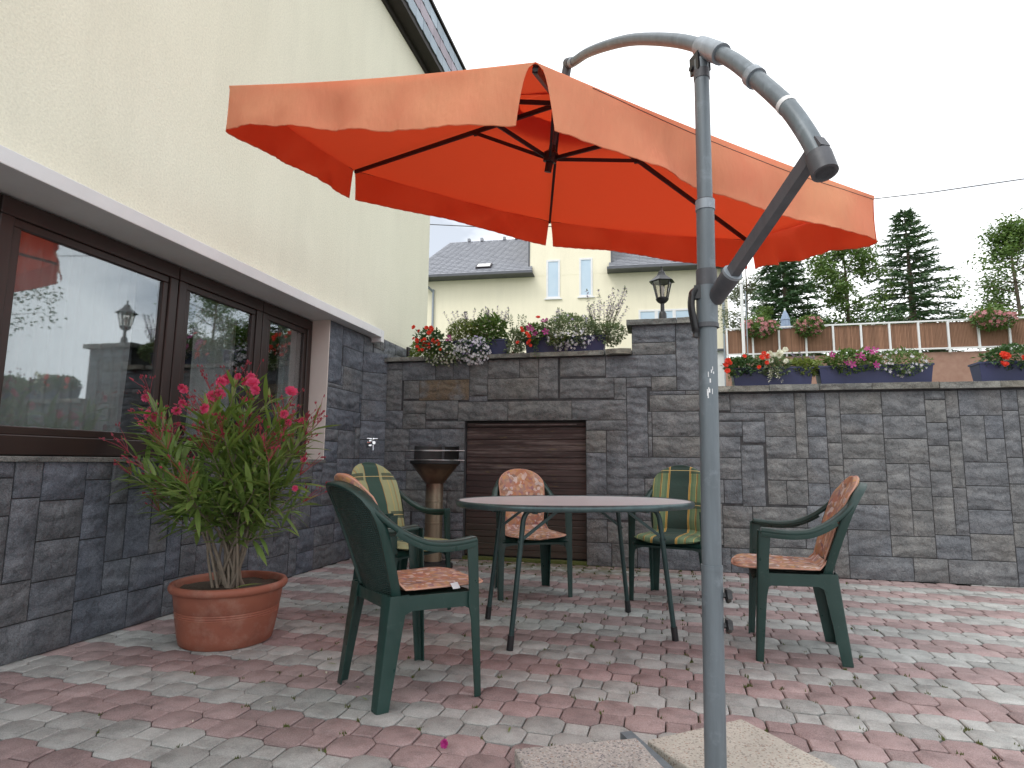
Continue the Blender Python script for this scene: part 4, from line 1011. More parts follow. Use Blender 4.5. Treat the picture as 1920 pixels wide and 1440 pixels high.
for z in (.992, 1.082):
    m = MB(); h = .205
    m.tube([(.205 * math.cos(t), .205 * math.sin(t), z) for t in [2 * math.pi * q / 36 for q in range(37)]], .003, 6)
    if z < 1.05:
        for q in range(-9, 10):
            x = q * .021; y = math.sqrt(max(0, .205 ** 2 - x * x)); m.tube([(x, -y, z), (x, y, z)], .0016, 5)
    for s_ in (-1, 1):
        m.tube([(s_ * .20, -.03, z), (s_ * .285, -.03, z), (s_ * .295, -.015, z), (s_ * .285, 0.0, z), (s_ * .2, 0.0, z)], .0035, 6)
    m.tube([(-.215, -.10, z), (.215, -.10, z)], .0028, 6)
    m.build('grate', 'wire_steel', bq, 60)

# ================================================================== oleander in a terracotta pot
PC = V(-2.323, 2.975, 0)
pot = thing('terracotta_pot', 'large round terracotta pot with three grooves, holding the oleander', 'pot', PC)
MB().lathe([(0, .0), (.225, .0), (.234, .006), (.245, .05), (.262, .150), (.263, .154), (.2605, .157), (.263, .160), (.264, .166), (.2615, .169), (.264, .172), (.265, .178), (.2625, .181), (.2655, .184), (.277, .262), (.279, .272), (.293, .276), (.301, .288), (.302, .302), (.295, .314), (.282, .317), (.272, .312), (.266, .295), (.262, .26)], 64).build('pot_wall', 'terracotta', pot, 50)
m = MB().grid(lambda u, v: V(.266 * v * math.cos(u * 6.2832), .266 * v * math.sin(u * 6.2832), .278 + .012 * mnoise.noise(V(v * 4 * math.cos(u * 6.2832), v * 4 * math.sin(u * 6.2832), 1)) + .006 * (1 - v)), 40, 12)
stuff(m.build('soil', 'soil', pot, 60))

# ------------------------------------------------------------------ plant helpers
def basis(d, rnd=None, spin=None):
    d = Vector(d).normalized(); r = V(0, 0, 1) if abs(d.z) < .95 else V(1, 0, 0); x = d.cross(r).normalized(); z = x.cross(d)
    if spin is not None: c, s_ = math.cos(spin), math.sin(spin); x, z = x * c + z * s_, z * c - x * s_
    return Matrix(((x.x, d.x, z.x, 0), (x.y, d.y, z.y, 0), (x.z, d.z, z.z, 0), (0, 0, 0, 1)))
def long_leaf(L=1.0, w=.13, bend=.18, n=5):
    """lanceolate folded leaf along +y"""
    vs, fs = [], []
    for k in range(n + 1):
        t = k / n; ww = w * (math.sin(math.pi * min(1, t * .94 + .03)) ** .8) * (1 - .25 * t) if 0 < k < n else w * .06
        z = -bend * t * t; vs += [(-ww / 2, t * L, z + ww * .16), (0, t * L, z), (ww / 2, t * L, z + ww * .16)]
    for k in range(n):
        a = k * 3; fs += [(a, a + 1, a + 4, a + 3), (a + 1, a + 2, a + 5, a + 4)]
    return vs, fs
def addM(mb, geo, M, s_=1.0):
    vs, fs = geo; mb.add([M @ (Vector(p) * s_) for p in vs], fs)
small_leaf = ([(-.5, .0, 0), (0, .0, -.04), (.5, 0, 0), (0, 1, -.12), (-.36, .55, .03), (.36, .55, .03)], [(1, 5, 3), (1, 3, 4)])
small_leaf = ([(0, 0, 0), (-.26, .45, .05), (0, .48, -.02), (.26, .45, .05), (0, 1, -.1)], [(0, 2, 1), (0, 3, 2), (1, 2, 4), (2, 3, 4)])
def flower(n=5, cup=.25, wide=.75):
    vs, fs = [(0, 0, 0)], []
    for k in range(n):
        a = 2 * math.pi * k / n; b = wide * math.pi / n
        i = len(vs); vs += [(math.cos(a - b) * .55, math.sin(a - b) * .55, cup * .5), (math.cos(a - b * .6) * .98, math.sin(a - b * .6) * .98, cup), (math.cos(a + b * .6) * .98, math.sin(a + b * .6) * .98, cup), (math.cos(a + b) * .55, math.sin(a + b) * .55, cup * .5)]
        fs.append((0, i, i + 1, i + 2, i + 3))
    return vs, fs
def double_flower(seed, n=4):
    r = random.Random(seed); vs, fs = [], []
    for lay in range(n):
        g = flower(5, .2 + .28 * lay, 1.1); s_ = 1 - .2 * lay; a = r.uniform(0, 6); M = Matrix.Rotation(a, 4, 'Z') @ Matrix.Scale(s_, 4)
        o = len(vs); vs += [tuple(M @ (Vector(p) + V(r.uniform(-.06, .06), r.uniform(-.06, .06), r.uniform(-.08, .08)))) for p in g[0]]; fs += [tuple(i + o for i in f) for f in g[1]]
    return vs, fs
def rdir(r, up_=.3):
    a = r.uniform(0, 6.2832); z = r.uniform(-1, 1) * .8 + up_; return V(math.cos(a), math.sin(a), z).normalized()

# ------------------------------------------------------------------ oleander
ole = thing('oleander', 'tall potted oleander shrub with narrow leaves, pink flowers and red buds', 'shrub', PC + V(0, 0, .28))
r = random.Random(77); stems = MB(); buds = MB(); bstk = MB(); leaves = []; blooms = []
tips = []
targets = [(.10, -.10, .98), (-.12, -.05, 1.05), (.28, .05, .95), (.36, .02, .70), (.40, -.12, .50), (-.30, -.05, .95), (-.42, -.1, .75), (.02, -.28, .75), (.18, .25, .85), (-.18, .22, .9), (-.45, .05, .5), (.22, -.22, .55), (-.1, -.3, .5), (.0, .1, 1.1), (-.55, -.15, .62), (.30, -.20, .78), (-.62, .0, .85), (-.33, -.3, .62), (.10, -.05, .70), (-.25, .1, .68), (.46, .0, .86), (.44, -.05, .62), (.30, -.1, .40), (-.05, -.2, .92), (-.75, -.05, .7), (-.7, .05, 1.0)]
for (tx, ty, tz) in targets:
    b0 = V(r.uniform(-.07, .07), r.uniform(-.07, .07), 0); t = V(tx + r.uniform(-.04, .04), ty + r.uniform(-.04, .04), tz + r.uniform(-.04, .04))
    mid = b0.lerp(t, .5) + V(-tx * .16, -ty * .16, .05) + V(r.uniform(-.03, .03), r.uniform(-.03, .03), 0)
    cv = catmull([b0, b0.lerp(mid, .5) + V(r.uniform(-.015, .015), r.uniform(-.015, .015), 0), mid, mid.lerp(t, .55), t], 5); n = len(cv)
    stems.tube(cv, [.0085 * (1 - .72 * k / n) for k in range(n)], 7)
    tips.append((cv, .33))
    for q in range(r.choice((2, 3, 3))):
        k0 = int(n * r.uniform(.38, .75)); p0 = cv[k0]; dd = (cv[-1] - cv[k0]).normalized() * .6 + rdir(r, .25) * .55; L = r.uniform(.16, .34)
        p2 = p0 + dd.normalized() * L + V(0, 0, .03); p1 = p0.lerp(p2, .5) + V(0, 0, -.015)
        c2 = catmull([p0, p1, p2], 5); stems.tube(c2, [.0045, .0042, .004, .0036, .0034, .003, .0028, .0025, .0022, .002, .002][:len(c2)], 5); tips.append((c2, .12))
for cv, f0 in tips:
    n = len(cv); L = sum((cv[i + 1] - cv[i]).length for i in range(n - 1)); nn = max(3, int(L * (1 - f0) / .024))
    for k in range(nn):
        f = f0 + (1 - f0) * (k + .5) / nn; x = f * (n - 1); i = min(int(x), n - 2); p = cv[i].lerp(cv[i + 1], x - i); d = (cv[i + 1] - cv[i]).normalized()
        if r.random() < .44 + .25 * (1 - f): continue
        for q in range(r.choice((2, 3, 3))):
            a = k * 1.05 + q * 2.094 + r.uniform(-.3, .3); ex, ez = basis(d) @ V(1, 0, 0), basis(d) @ V(0, 0, 1)
            out = ex * math.cos(a) + ez * math.sin(a); el = .55 + .9 * f + r.uniform(-.2, .2); ld = out + d * el + V(0, 0, -.12)
            leaves.append((p, ld.normalized(), r.uniform(.12, .205) * (1 if f < .9 else .75), r.uniform(-.5, .5), r.uniform(.05, .35)))
    # bud panicles at many tips
    if r.random() < .8 and (cv[-1].z > .72 or math.hypot(cv[-1].x, cv[-1].y) > .40):
        p = cv[-1]; d = (cv[-1] - cv[-2]).normalized()
        for q in range(r.randrange(4, 8)):
            dd = (d + rdir(r, .5) * .75).normalized(); L = r.uniform(.06, .17); e = p + dd * L; m_ = p.lerp(e, .55) + V(r.uniform(-.008, .008), r.uniform(-.008, .008), .004)
            bstk.tube([p, m_, e], [.0016, .0013, .001], 4)
            for b_ in range(r.randrange(2, 5)):
                c_ = e + rdir(r, .2) * .012; buds.tube([c_, c_ + dd * .006, c_ + dd * .016], [.002, .0042, .001], 5)
        if r.random() < .35 and p.z > .85: blooms.append((p + d * .06, r.uniform(.020, .030)))
stems.build('stems', 'stem_grey', ole, 60); stuff(bstk.build('bud_stalks', 'bud_red', ole, None)); stuff(buds.build('buds', 'bud_red', ole, 60))
def up_rot(d): return Matrix.Identity(4)
LG = [long_leaf(1, .175, .10), long_leaf(1, .155, .26), long_leaf(1, .19, .02)]
LM = [MB().add(*g).mesh('leaf', 'oleander_leaf', 180) for g in LG]
lm_ = MB(); camp = V(0, 0, H) - PC - V(0, 0, .28)
leaves.sort(key=lambda l: ((l[0] + l[1] * .06) - camp).length - l[2] * 2)
for k, (p, d, L, sp, bd_) in enumerate(leaves):
    M = Matrix.Translation(p) @ basis(d, spin=sp) @ Matrix.Scale(L, 4); gi = k % 3
    if k < 300: link('leaf', LM[gi], ole, M)
    else: addM(lm_, LG[gi], M)
stuff(lm_.build('foliage', 'oleander_leaf', ole, 180))
blooms += [(V(.30, .02, 1.085), .040), (V(.10, -.05, 1.13), .040), (V(.13, -.06, 1.09), .034), (V(.07, -.03, 1.17), .026), (V(-.05, -.12, 1.13), .032), (V(-.10, -.02, 1.16), .034), (V(-.12, -.10, 1.05), .040), (V(-.04, -.14, 1.06), .034), (V(.02, -.02, 1.15), .03), (V(-.3, -.12, 1.1), .034), (V(-.36, -.05, 1.02), .03), (V(-.45, .0, .98), .032), (V(-.62, .02, .95), .034), (V(.42, .0, .70), .02), (V(.44, -.1, .55), .018)]
for k, (p, s_) in enumerate(blooms):
    g = double_flower(k); m = MB(); fc = (camp - p).normalized() * .7 + rdir(r, .4) * .5
    M = Matrix.Translation(p) @ fc.to_track_quat('Z', 'Y').to_matrix().to_4x4() @ Matrix.Scale(s_, 4); addM(m, g, M)
    m.build('blossom', 'petal_pink', ole, None)
# dry leaf lying on the soil
m = MB(); addM(m, long_leaf(.14, .03, .02), Matrix.Translation(PC + V(.14, -.15, .305)) @ basis(V(.8, .5, .25)) ); tag(m.build('fallen_leaf', 'leaf_lime', None, 180), 'pale green leaf lying on the soil at the pot edge', 'leaf')

# ------------------------------------------------------------------ flower boxes on the wall
def planter(x0, x1, y0, z0, label, h=.165, d=.18):
    t = thing('flower_box', label, 'flower box', ((x0 + x1) / 2, y0 + d / 2, z0), 0, 'blue flower boxes on the garden wall')
    w = (x1 - x0) / 2; tp = .018; m = MB()
    lo = [(-w + tp, -d / 2 + tp, 0), (w - tp, -d / 2 + tp, 0), (w - tp, d / 2 - tp, 0), (-w + tp, d / 2 - tp, 0)]; hi = [(-w, -d / 2, h), (w, -d / 2, h), (w, d / 2, h), (-w, d / 2, h)]
    inn = [(a * (1 - .008 / w), b * (1 - .008 / (d / 2)), h) for a, b, _ in hi]; ins = [(a * .98, b * .85, h - .03) for a, b, _ in hi]
    m.add(lo + hi + inn + ins, [(3, 2, 1, 0)] + [(i, (i + 1) % 4, 4 + (i + 1) % 4, 4 + i) for i in range(4)] + [(4 + i, 4 + (i + 1) % 4, 8 + (i + 1) % 4, 8 + i) for i in range(4)] + [(8 + i, 8 + (i + 1) % 4, 12 + (i + 1) % 4, 12 + i) for i in range(4)])
    bevel(m.build('trough', 'planter_blue', t, None), .003)
    r_ = MB()
    for a, b, c, e in [(-w - .006, -d / 2 - .006, w + .006, -d / 2 + .004), (-w - .006, d / 2 - .004, w + .006, d / 2 + .006), (-w - .006, -d / 2 + .004, -w + .004, d / 2 - .004), (w - .004, -d / 2 + .004, w + .006, d / 2 - .004)]: r_.box((a, b, h - .014), (c, e, h + .003))
    r_.build('trough_rim', 'planter_blue', t, None)
    MB().add(ins, [(0, 1, 2, 3)]).build('soil', 'soil', t, None); return t
def clump(name, label, mat, c, rad, n, ls, rnd, up_=.35, cat='plant', stems_=True, group=None, shape=1.0):
    """leafy plant: many small leaves on short twigs filling an ellipsoid"""
    t = thing(name, label, cat, c, 0, group); m = MB(); st = MB(); c0 = V(0, 0, -rad[2] * .9)
    for k in range(int(n * 1.9)):
        while True:
            q = V(rnd.uniform(-1, 1), rnd.uniform(-1, 1), rnd.uniform(-1, 1))
            if .25 < q.length < 1 and rnd.random() < q.length ** 1.2: break
        lump = 1 + .35 * mnoise.noise(q * 2.2 + V(c[0] * 3, c[1], c[2]))
        p = V(q.x * rad[0], q.y * rad[1], q.z * rad[2]) * lump
        d = (q.normalized() * .7 + rdir(rnd, up_) * .8).normalized()
        addM(m, small_leaf, Matrix.Translation(p) @ basis(d, spin=rnd.uniform(-1, 1)), ls * rnd.uniform(.8, 1.5))
    if stems_:
        for k in range(14):
            a = rnd.uniform(0, 6.28); e = V(math.cos(a) * rad[0] * .7, math.sin(a) * rad[1] * .7, rnd.uniform(-.2, .8) * rad[2]); st.tube([c0, c0.lerp(e, .5) + V(0, 0, .01), e], [.0022, .0018, .001], 4)
        st.build('stems', 'stem_grey', t, None)
    stuff(m.build('foliage', mat, t, None)); return t
def blossoms(t, mat, pts, size, rnd, dbl=False, nm='blossom', face=V(0, -1, .35)):
    for k, p in enumerate(pts):
        s_ = size * rnd.uniform(.75, 1.2); g = double_flower(k, 3) if dbl else flower(5, .25)
        M = Matrix.Translation(V(*p)) @ (face + rdir(rnd, 0) * .5).to_track_quat('Z', 'Y').to_matrix().to_4x4() @ Matrix.Rotation(rnd.uniform(0, 6), 4, 'Z') @ Matrix.Scale(s_, 4)
        m = MB(); addM(m, g, M); m.build(nm, mat, t, None)
def florets(t, mat, rad, n, size, rnd, c=(0, 0, 0), nm='florets', front=True):
    m = MB(); g = flower(5, .2)
    for k in range(n):
        while True:
            q = V(rnd.uniform(-1, 1), rnd.uniform(-1, .25 if front else 1), rnd.uniform(-1, 1))
            if .62 < q.length < 1.05: break
        p = V(c[0] + q.x * rad[0], c[1] + q.y * rad[1], c[2] + q.z * rad[2]); d = (V(q.x, q.y, q.z) * .6 + V(0, -.7, .2) + rdir(rnd, 0) * .4)
        addM(m, g, Matrix.Translation(p) @ d.to_track_quat('Z', 'Y').to_matrix().to_4x4(), size * rnd.uniform(.6, 1.2))
    stuff(m.build(nm, mat, t, None))
def trail(t, mat, x0, x1, z0, drop, n, ls, rnd, y=-.10):
    m = MB()
    for k in range(n):
        x = rnd.uniform(x0, x1); L = drop * rnd.uniform(.3, 1); pts = [V(x, y + .05, z0), V(x + rnd.uniform(-.02, .02), y - .01, z0 - L * .3), V(x + rnd.uniform(-.05, .05), y - .02, z0 - L)]
        cv = catmull(pts, 6)
        for p in cv:
            for q in range(3): addM(m, small_leaf, Matrix.Translation(p + rdir(rnd, 0) * .008) @ basis((rdir(rnd, -.2) + V(0, -.4, 0))), ls * rnd.uniform(.7, 1.2))
    stuff(m.build('trailing_shoots', mat, t, None))
def spikes(name, label, c, n, h, spread, rnd, tint='petal_lilac', lean_=0, group=None, leafy='leaf_grey_green'):
    t = thing(name, label, 'plant', c, 0, group); st = MB(); fl = MB(); lf = MB()
    for k in range(n):
        x = rnd.uniform(-spread, spread); L = h * rnd.uniform(.55, 1); b = V(x * .35, rnd.uniform(-.04, .04), 0)
        e = V(x + lean_ * L + rnd.uniform(-.03, .03), rnd.uniform(-.07, .05), L); cv = catmull([b, b.lerp(e, .5) + V(rnd.uniform(-.015, .015), 0, .01), e], 7)
        st.tube(cv, [.0022 * (1 - .6 * i / len(cv)) for i in range(len(cv))], 4)
        for i, p in enumerate(cv):
            f = i / len(cv)
            for q in range(5 if f > .45 else 3):
                d = (rdir(rnd, .4))
                if f > .5 and rnd.random() < .75: addM(fl, small_leaf, Matrix.Translation(p + d * .004) @ basis(d), rnd.uniform(.018, .030))
                else: addM(lf, small_leaf, Matrix.Translation(p) @ basis(d), rnd.uniform(.020, .040) * (1.2 - f * .7))
        for q in range(10): addM(lf, small_leaf, Matrix.Translation(cv[-1] + V(0, 0, q * .0022)) @ basis(rdir(rnd, 1.5)), .016)
    st.build('stalks', 'stem_grey', t, None); stuff(fl.build('florets', tint, t, None)); stuff(lf.build('foliage', leafy, t, None)); return t
rp_ = random.Random(101); ZC = 2.094
b1 = planter(-2.42, -1.50, 5.955, ZC, 'blue flower box at the left end of the wall, mostly hidden by trailing flowers')
b2 = planter(-1.315, -.485, 5.955, ZC, 'blue flower box in the middle of the wall, just left of the stone pier')
b3 = planter(.715, 1.42, 5.955, 1.716, 'blue flower box on the low wall just right of the parasol pole', .17)
b4 = planter(1.47, 2.40, 5.955, 1.716, 'blue flower box on the low wall at the far right', .17)
b5 = planter(2.75, 3.65, 5.955, 1.716, 'blue flower box at the right end of the low wall', .17)
# box 1
t = clump('begonia', 'red flowering begonia at the left end of the wall coping', 'leaf_dark', (-2.36, 5.95, 2.26), (.16, .12, .13), 420, .035, rp_)
blossoms(t, 'petal_red', [(rp_.uniform(-.17, .17), -.13 + rp_.uniform(-.02, .03), rp_.uniform(-.12, .14)) for k in range(26)], .024, rp_, True)
t = clump('bacopa', 'white flowering plant trailing over the coping under the begonia', 'leaf_green', (-2.20, 5.90, 2.12), (.20, .09, .12), 700, .020, rp_)
florets(t, 'petal_cream', (.22, .11, .14), 150, .012, rp_); trail(t, 'leaf_lime', -.16, .22, .0, .17, 10, .018, rp_, -.06)
t = clump('lobelia', 'pale lilac flower cushion hanging over the wall left of the blue box end', 'leaf_dark', (-1.86, 5.88, 2.13), (.18, .10, .13), 600, .018, rp_)
florets(t, 'petal_white', (.20, .13, .16), 170, .015, rp_); florets(t, 'petal_lilac', (.17, .10, .12), 26, .014, rp_, (0, -.01, .05))
t = clump('feathery_plant', 'bright green feathery plant above the lilac flower cushion', 'leaf_lime', (-2.0, 6.02, 2.33), (.20, .10, .16), 1400, .022, rp_, .8)
blossoms(t, 'petal_magenta', [(-.13, -.10, -.03), (-.15, -.11, -.07), (-.11, -.1, -.06)], .022, rp_)
t = clump('leafy_plant', 'dark green broad leaved plant beside the visible end of the left flower box', 'leaf_green', (-1.72, 6.03, 2.35), (.19, .11, .17), 460, .048, rp_, .2)
spikes('salvia', 'thin lilac flower spikes rising behind the left flower box', (-1.95, 6.07, 2.24), 18, .38, .30, rp_)
spikes('salvia', 'dark tipped lilac spikes above the broad leaved plant', (-1.68, 6.07, 2.28), 14, .36, .18, rp_)
t = clump('trailing_plant', 'light leafy plant in the gap between the two wall flower boxes', 'leaf_grey_green', (-1.42, 5.99, 2.20), (.11, .09, .17), 420, .026, rp_)
spikes('salvia', 'sparse upright spikes in the gap between the two wall flower boxes', (-1.40, 6.02, 2.14), 11, .38, .09, rp_, 'leaf_grey_green')
# box 2
t = clump('petunia', 'magenta and red flowers at the left end of the middle flower box', 'leaf_green', (-1.22, 6.0, 2.30), (.14, .10, .11), 380, .034, rp_)
blossoms(t, 'petal_magenta', [(-.03, -.11, .06), (.0, -.12, .03), (.13, -.10, .12), (.14, -.12, .0), (.03, -.10, -.01)], .040, rp_)
blossoms(t, 'petal_red', [(-.11, -.12, .05), (-.10, -.12, .02), (-.05, -.13, -.01), (-.03, -.13, -.04), (-.03, -.14, -.11), (-.01, -.14, -.14), (-.02, -.13, -.09), (-.15, -.12, -.10), (.06, -.1, .16)], .026, rp_, True)
trail(t, 'leaf_green', -.06, .08, -.05, .22, 7, .022, rp_)
t = clump('lobelia', 'small leaved mound with white and lilac flowers in the middle flower box', 'leaf_grey_green', (-.86, 5.98, 2.32), (.31, .14, .17), 2300, .023, rp_, .6)
florets(t, 'petal_white', (.25, .15, .13), 120, .014, rp_, (0.02, -.02, -.08)); florets(t, 'petal_lilac', (.22, .14, .08), 16, .014, rp_, (0.02, -.02, .1))
trail(t, 'leaf_lime', -.22, .05, -.06, .17, 9, .022, rp_)
spikes('salvia', 'tall lilac flower spikes leaning right beside the stone pier', (-.52, 6.05, 2.24), 24, .52, .24, rp_, 'petal_lilac', .18)
spikes('salvia', 'single lilac spike rising over the middle flower box', (-.98, 6.07, 2.36), 3, .24, .06, rp_)
t = clump('leafy_plant', 'green plant spilling over the right end of the middle flower box', 'leaf_grey_green', (-.45, 6.0, 2.28), (.17, .10, .11), 520, .028, rp_)
# low wall boxes
t = clump('begonia', 'red flowers in the flower box beside the parasol pole', 'leaf_dark', (.82, 6.0, 1.90), (.17, .11, .09), 520, .034, rp_)
blossoms(t, 'petal_red', [(-.15, -.11, .05), (-.13, -.10, .03), (.0, -.10, .09), (-.16, -.12, -.05), (.17, -.11, .11), (.20, -.11, .08), (.15, -.12, .07), (.19, -.12, .02), (.12, -.13, -.02), (-.17, -.11, .01)], .028, rp_, True)
trail(t, 'leaf_green', -.18, -.10, -.02, .22, 4, .022, rp_)
t = clump('begonia', 'cream white flowers with pale leaves in the flower box right of the pole', 'leaf_grey_green', (1.08, 6.0, 1.90), (.15, .12, .11), 520, .034, rp_)
blossoms(t, 'petal_cream', [(rp_.uniform(-.12, .12), -.10, .04 + rp_.uniform(-.02, .10)) for k in range(12)], .032, rp_, True)
trail(t, 'petal_cream', -.05, .10, -.02, .15, 5, .020, rp_)
t = clump('leafy_plant', 'light green leaves and lilac spikes where two low flower boxes meet', 'leaf_lime', (1.36, 6.02, 1.88), (.15, .1, .08), 420, .034, rp_)
spikes('salvia', 'small lilac spikes above the right low flower box', (1.38, 6.05, 1.86), 5, .2, .12, rp_)
t = clump('petunia', 'magenta flowers in the flower box at the far right of the low wall', 'leaf_green', (1.75, 6.0, 1.92), (.24, .12, .11), 700, .034, rp_)
blossoms(t, 'petal_magenta', [(rp_.uniform(-.2, .2), -.12, rp_.uniform(-.06, .1)) for k in range(9)], .036, rp_)
t = clump('bacopa', 'white flowering mound in the flower box at the far right of the low wall', 'leaf_green', (2.15, 5.98, 1.90), (.22, .12, .12), 800, .022, rp_); florets(t, 'petal_white', (.22, .13, .13), 60, .013, rp_)
t = clump('begonia', 'red flowers in the box at the right end of the low wall', 'leaf_dark', (3.15, 6.0, 1.92), (.38, .12, .12), 900, .034, rp_)
blossoms(t, 'petal_red', [(rp_.uniform(-.3, .3), -.13, rp_.uniform(-.08, .1)) for k in range(14)], .03, rp_, True)

# ------------------------------------------------------------------ lantern on the pier
lan = thing('lantern', 'black six sided lantern standing on the stone pier', 'lantern', (.085, 6.10, 2.389))
MB().lathe([(0, 0), (.055, 0), (.055, .015), (.042, .02), (.038, .10), (.030, .115), (.021, .125), (.019, .20), (.030, .208), (.045, .218), (.060, .235), (.066, .252), (.060, .256), (0, .256)], 18).build('post', 'black_plastic', lan, 40)
def hexp(rr_, z, o=0): return [V(rr_ * math.cos(math.pi / 3 * k + .3), rr_ * math.sin(math.pi / 3 * k + .3), z) for k in range(6)]
lo, hi = hexp(.058, .258), hexp(.098, .43)
m = MB()
for k in range(6): m.bar(lo[k], hi[k], .012, .010); m.bar(lo[k], lo[(k + 1) % 6], .008, .008); m.bar(hi[k], hi[(k + 1) % 6], .010, .010)
m.build('frame', 'black_plastic', lan, None)
for k in range(6):
    j = (k + 1) % 6; MB().add([lo[k] * 1, lo[j] * 1, hi[j] * 1, hi[k] * 1], [(0, 1, 2, 3)]).build('pane', 'lamp_glass', lan, None)
m = MB().lathe([(.135, .428), (.128, .434), (.095, .458), (.055, .492), (.040, .515), (.034, .535), (.012, .548), (.008, .575), (.013, .585), (.006, .60), (0, .602)], 6, a0=.3, a1=.3 + 2 * math.pi).lathe([(0, .430), (.135, .428)], 6, a0=.3, a1=.3 + 2 * math.pi)
m.build('lamp_roof', 'black_plastic', lan, None)
MB().lathe([(0, .26), (.014, .26), (.014, .30), (.024, .33), (.026, .36), (.016, .385), (0, .39)], 14).build('bulb', 'curtain', lan, 80)

# ================================================================== house beyond the wall
HA = R(3.5); hs = thing('house', 'cream house with grey slate roof and central gable beyond the wall', 'house', (-9, 22.0, 0), HA)
ZB = 3.4; EV = 8.22
m = MB().box((-.15, .0, ZB + 1.75), (11.68, 7, EV + .08)).box((4.28, -.004, EV), (7.45, 6.5, 12.2))
m.build('wall', 'house_render', hs, None)
MB().box((-.10, .02, ZB - 1), (11.66, 7, ZB + 1.7)).build('plinth', 'white_paint', hs, None)
MB().box((-.18, -.10, ZB + 1.69), (11.75, 6.9, ZB + 1.76)).build('string_course', 'roof_trim', hs, None)
# roofs: two slopes of overlapping slate courses
def slope(x0a, x1a, x0b, x1b, n=26, nm='roof'):
    m = MB(); y0, z0, y1, z1 = -.50, EV + .03, 3.2, 11.05; rs = random.Random(int(x0a * 10))
    m.add([(x0a, y0, z0 - .05), (x1a, y0, z0 - .05), (x1b, y1, z1 - .05), (x0b, y1, z1 - .05), (x1b, 6.9, z0), (x0b, 6.9, z0)], [(0, 1, 2, 3), (3, 2, 4, 5)])
    o = m.build(nm, 'roof_tile', hs, None); c_ = MB()
    for k in range(n):
        f0, f1 = k / n, (k + 1.25) / n; xa, xb = x0a + (x0b - x0a) * f0, x1a + (x1b - x1a) * f0
        ya, za, yb_, zb_ = y0 + (y1 - y0) * f0, z0 + (z1 - z0) * f0, y0 + (y1 - y0) * min(f1, 1), z0 + (z1 - z0) * min(f1, 1)
        x = xa; j = 0
        while x < xb - .05:
            w = min(.29, xb - x); t_ = .018 + rs.uniform(0, .006); sk = .06
            c_.add([(x, ya, za + t_ + .01), (x + w - .012, ya - .0, za + t_ + .01), (x + w - .012 , yb_, zb_ + .004), (x, yb_, zb_ + .004), (x, ya, za - .01), (x + w - .012, ya, za - .01), (x + w * .5, ya - .035, za + t_ - .015)], [(0, 1, 2, 3), (4, 5, 1, 0), (0, 6, 1)])
            x += w
    stuff(c_.build('slate_courses', 'roof_tile', o, None)); return o
rl = slope(-.75, 4.42, .10, 4.26); rr_ = slope(7.36, 12.1, 7.46, 11.6)
for x0, x1 in ((-.8, 4.48), (7.30, 12.15)):
    MB().box((x0, -.62, EV - .03), (x1, -.48, EV + .06)).build('gutter', 'roof_trim', hs, None)
    MB().box((x0, -.48, EV - .02), (x1, .0, EV + .01)).build('eaves_board', 'roof_trim', hs, None)
for x in (4.26, 7.47): MB().box((x - .03, -.03, EV), (x + .03, .06, 11.4)).build('corner_trim', 'roof_trim', hs, None)
g = MB().add([(4.0, -.35, 12.1), (7.73, -.35, 12.1), (5.87, -.35, 13.6), (4.0, 6.5, 12.1), (7.73, 6.5, 12.1), (5.87, 6.5, 13.6)], [(0, 1, 2), (0, 2, 5, 3), (1, 4, 5, 2), (0, 3, 4, 1)]).build('gable_roof', 'roof_tile', hs, None)
def skylight(x, y, w=.62, h=.42):
    sl = (11.05 - EV) / 3.7; z = EV + .03 + (y + .5) * sl; n_ = V(0, -sl, 1).normalized(); u = V(0, 1, sl).normalized()
    M = Matrix(((1, 0, 0, x), (0, u.y, n_.y, y), (0, u.z, n_.z, z), (0, 0, 0, 1)))
    o = MB().box((0, 0, .02), (w, h, .09), M).build('skylight', 'rib_metal', hs, None)
    MB().box((.05, .05, .09), (w - .05, h - .05, .096), M).build('pane', 'white_paint', o, None)
skylight(2.1, -.02); skylight(9.05, .25)
for x in (.95, 1.55, 2.6, 3.15): MB().box((x, 3.0, 10.98), (x + .12, 3.2, 11.12)).build('vent_tile', 'roof_tile', hs, None)
def win(x0, x1, z0, z1, n=1):
    o = MB()
    for a, b, c, d in [(x0, z0, x0 + .07, z1), (x1 - .07, z0, x1, z1), (x0 + .07, z0, x1 - .07, z0 + .07), (x0 + .07, z1 - .07, x1 - .07, z1)]: o.box((a, -.03, b), (c, .05, d))
    for k in range(1, n): x = x0 + (x1 - x0) * k / n; o.box((x - .06, -.028, z0 + .07), (x + .06, .05, z1 - .07))
    o.box((x0 - .07, -.07, z0 - .05), (x1 + .07, -.001, z0 - .002))
    w = o.build('window', 'white_metal', hs, None)
    for k in range(n):
        a = x0 + (x1 - x0) * k / n + .06; b = x0 + (x1 - x0) * (k + 1) / n - .06
        MB().box((a, -.008, z0 + .06), (b, -.004, z1 - .06)).build('pane', 'curtain_blue', w, None)
win(4.95, 5.48, 7.30, 8.85); win(6.23, 6.74, 7.32, 8.86); win(8.45, 10.4, 6.0, 6.72, 3)
dp = catmull([(.10, -.50, EV - .02), (.10, -.42, 8.0), (.36, -.10, 7.75), (.38, -.07, 7.5), (.38, -.07, 4)], 5)
MB().tube(dp, .045, 10).build('downpipe', 'clamp_grey', hs, 60)
MB().tube([(11.50, -.10, EV), (11.50, -.10, 3.6)], .05, 10).build('downpipe', 'clamp_grey', hs, 60)
m = MB()
pts = [V(-9 + 16 * k / 30, 12, 0) for k in range(31)]
wr = [V(-11 + 20 * k / 40, 12, 6.42 - .10 * k / 4 + .0 + .035 * (k / 40 - .5) ** 2 * 40) for k in range(41)]
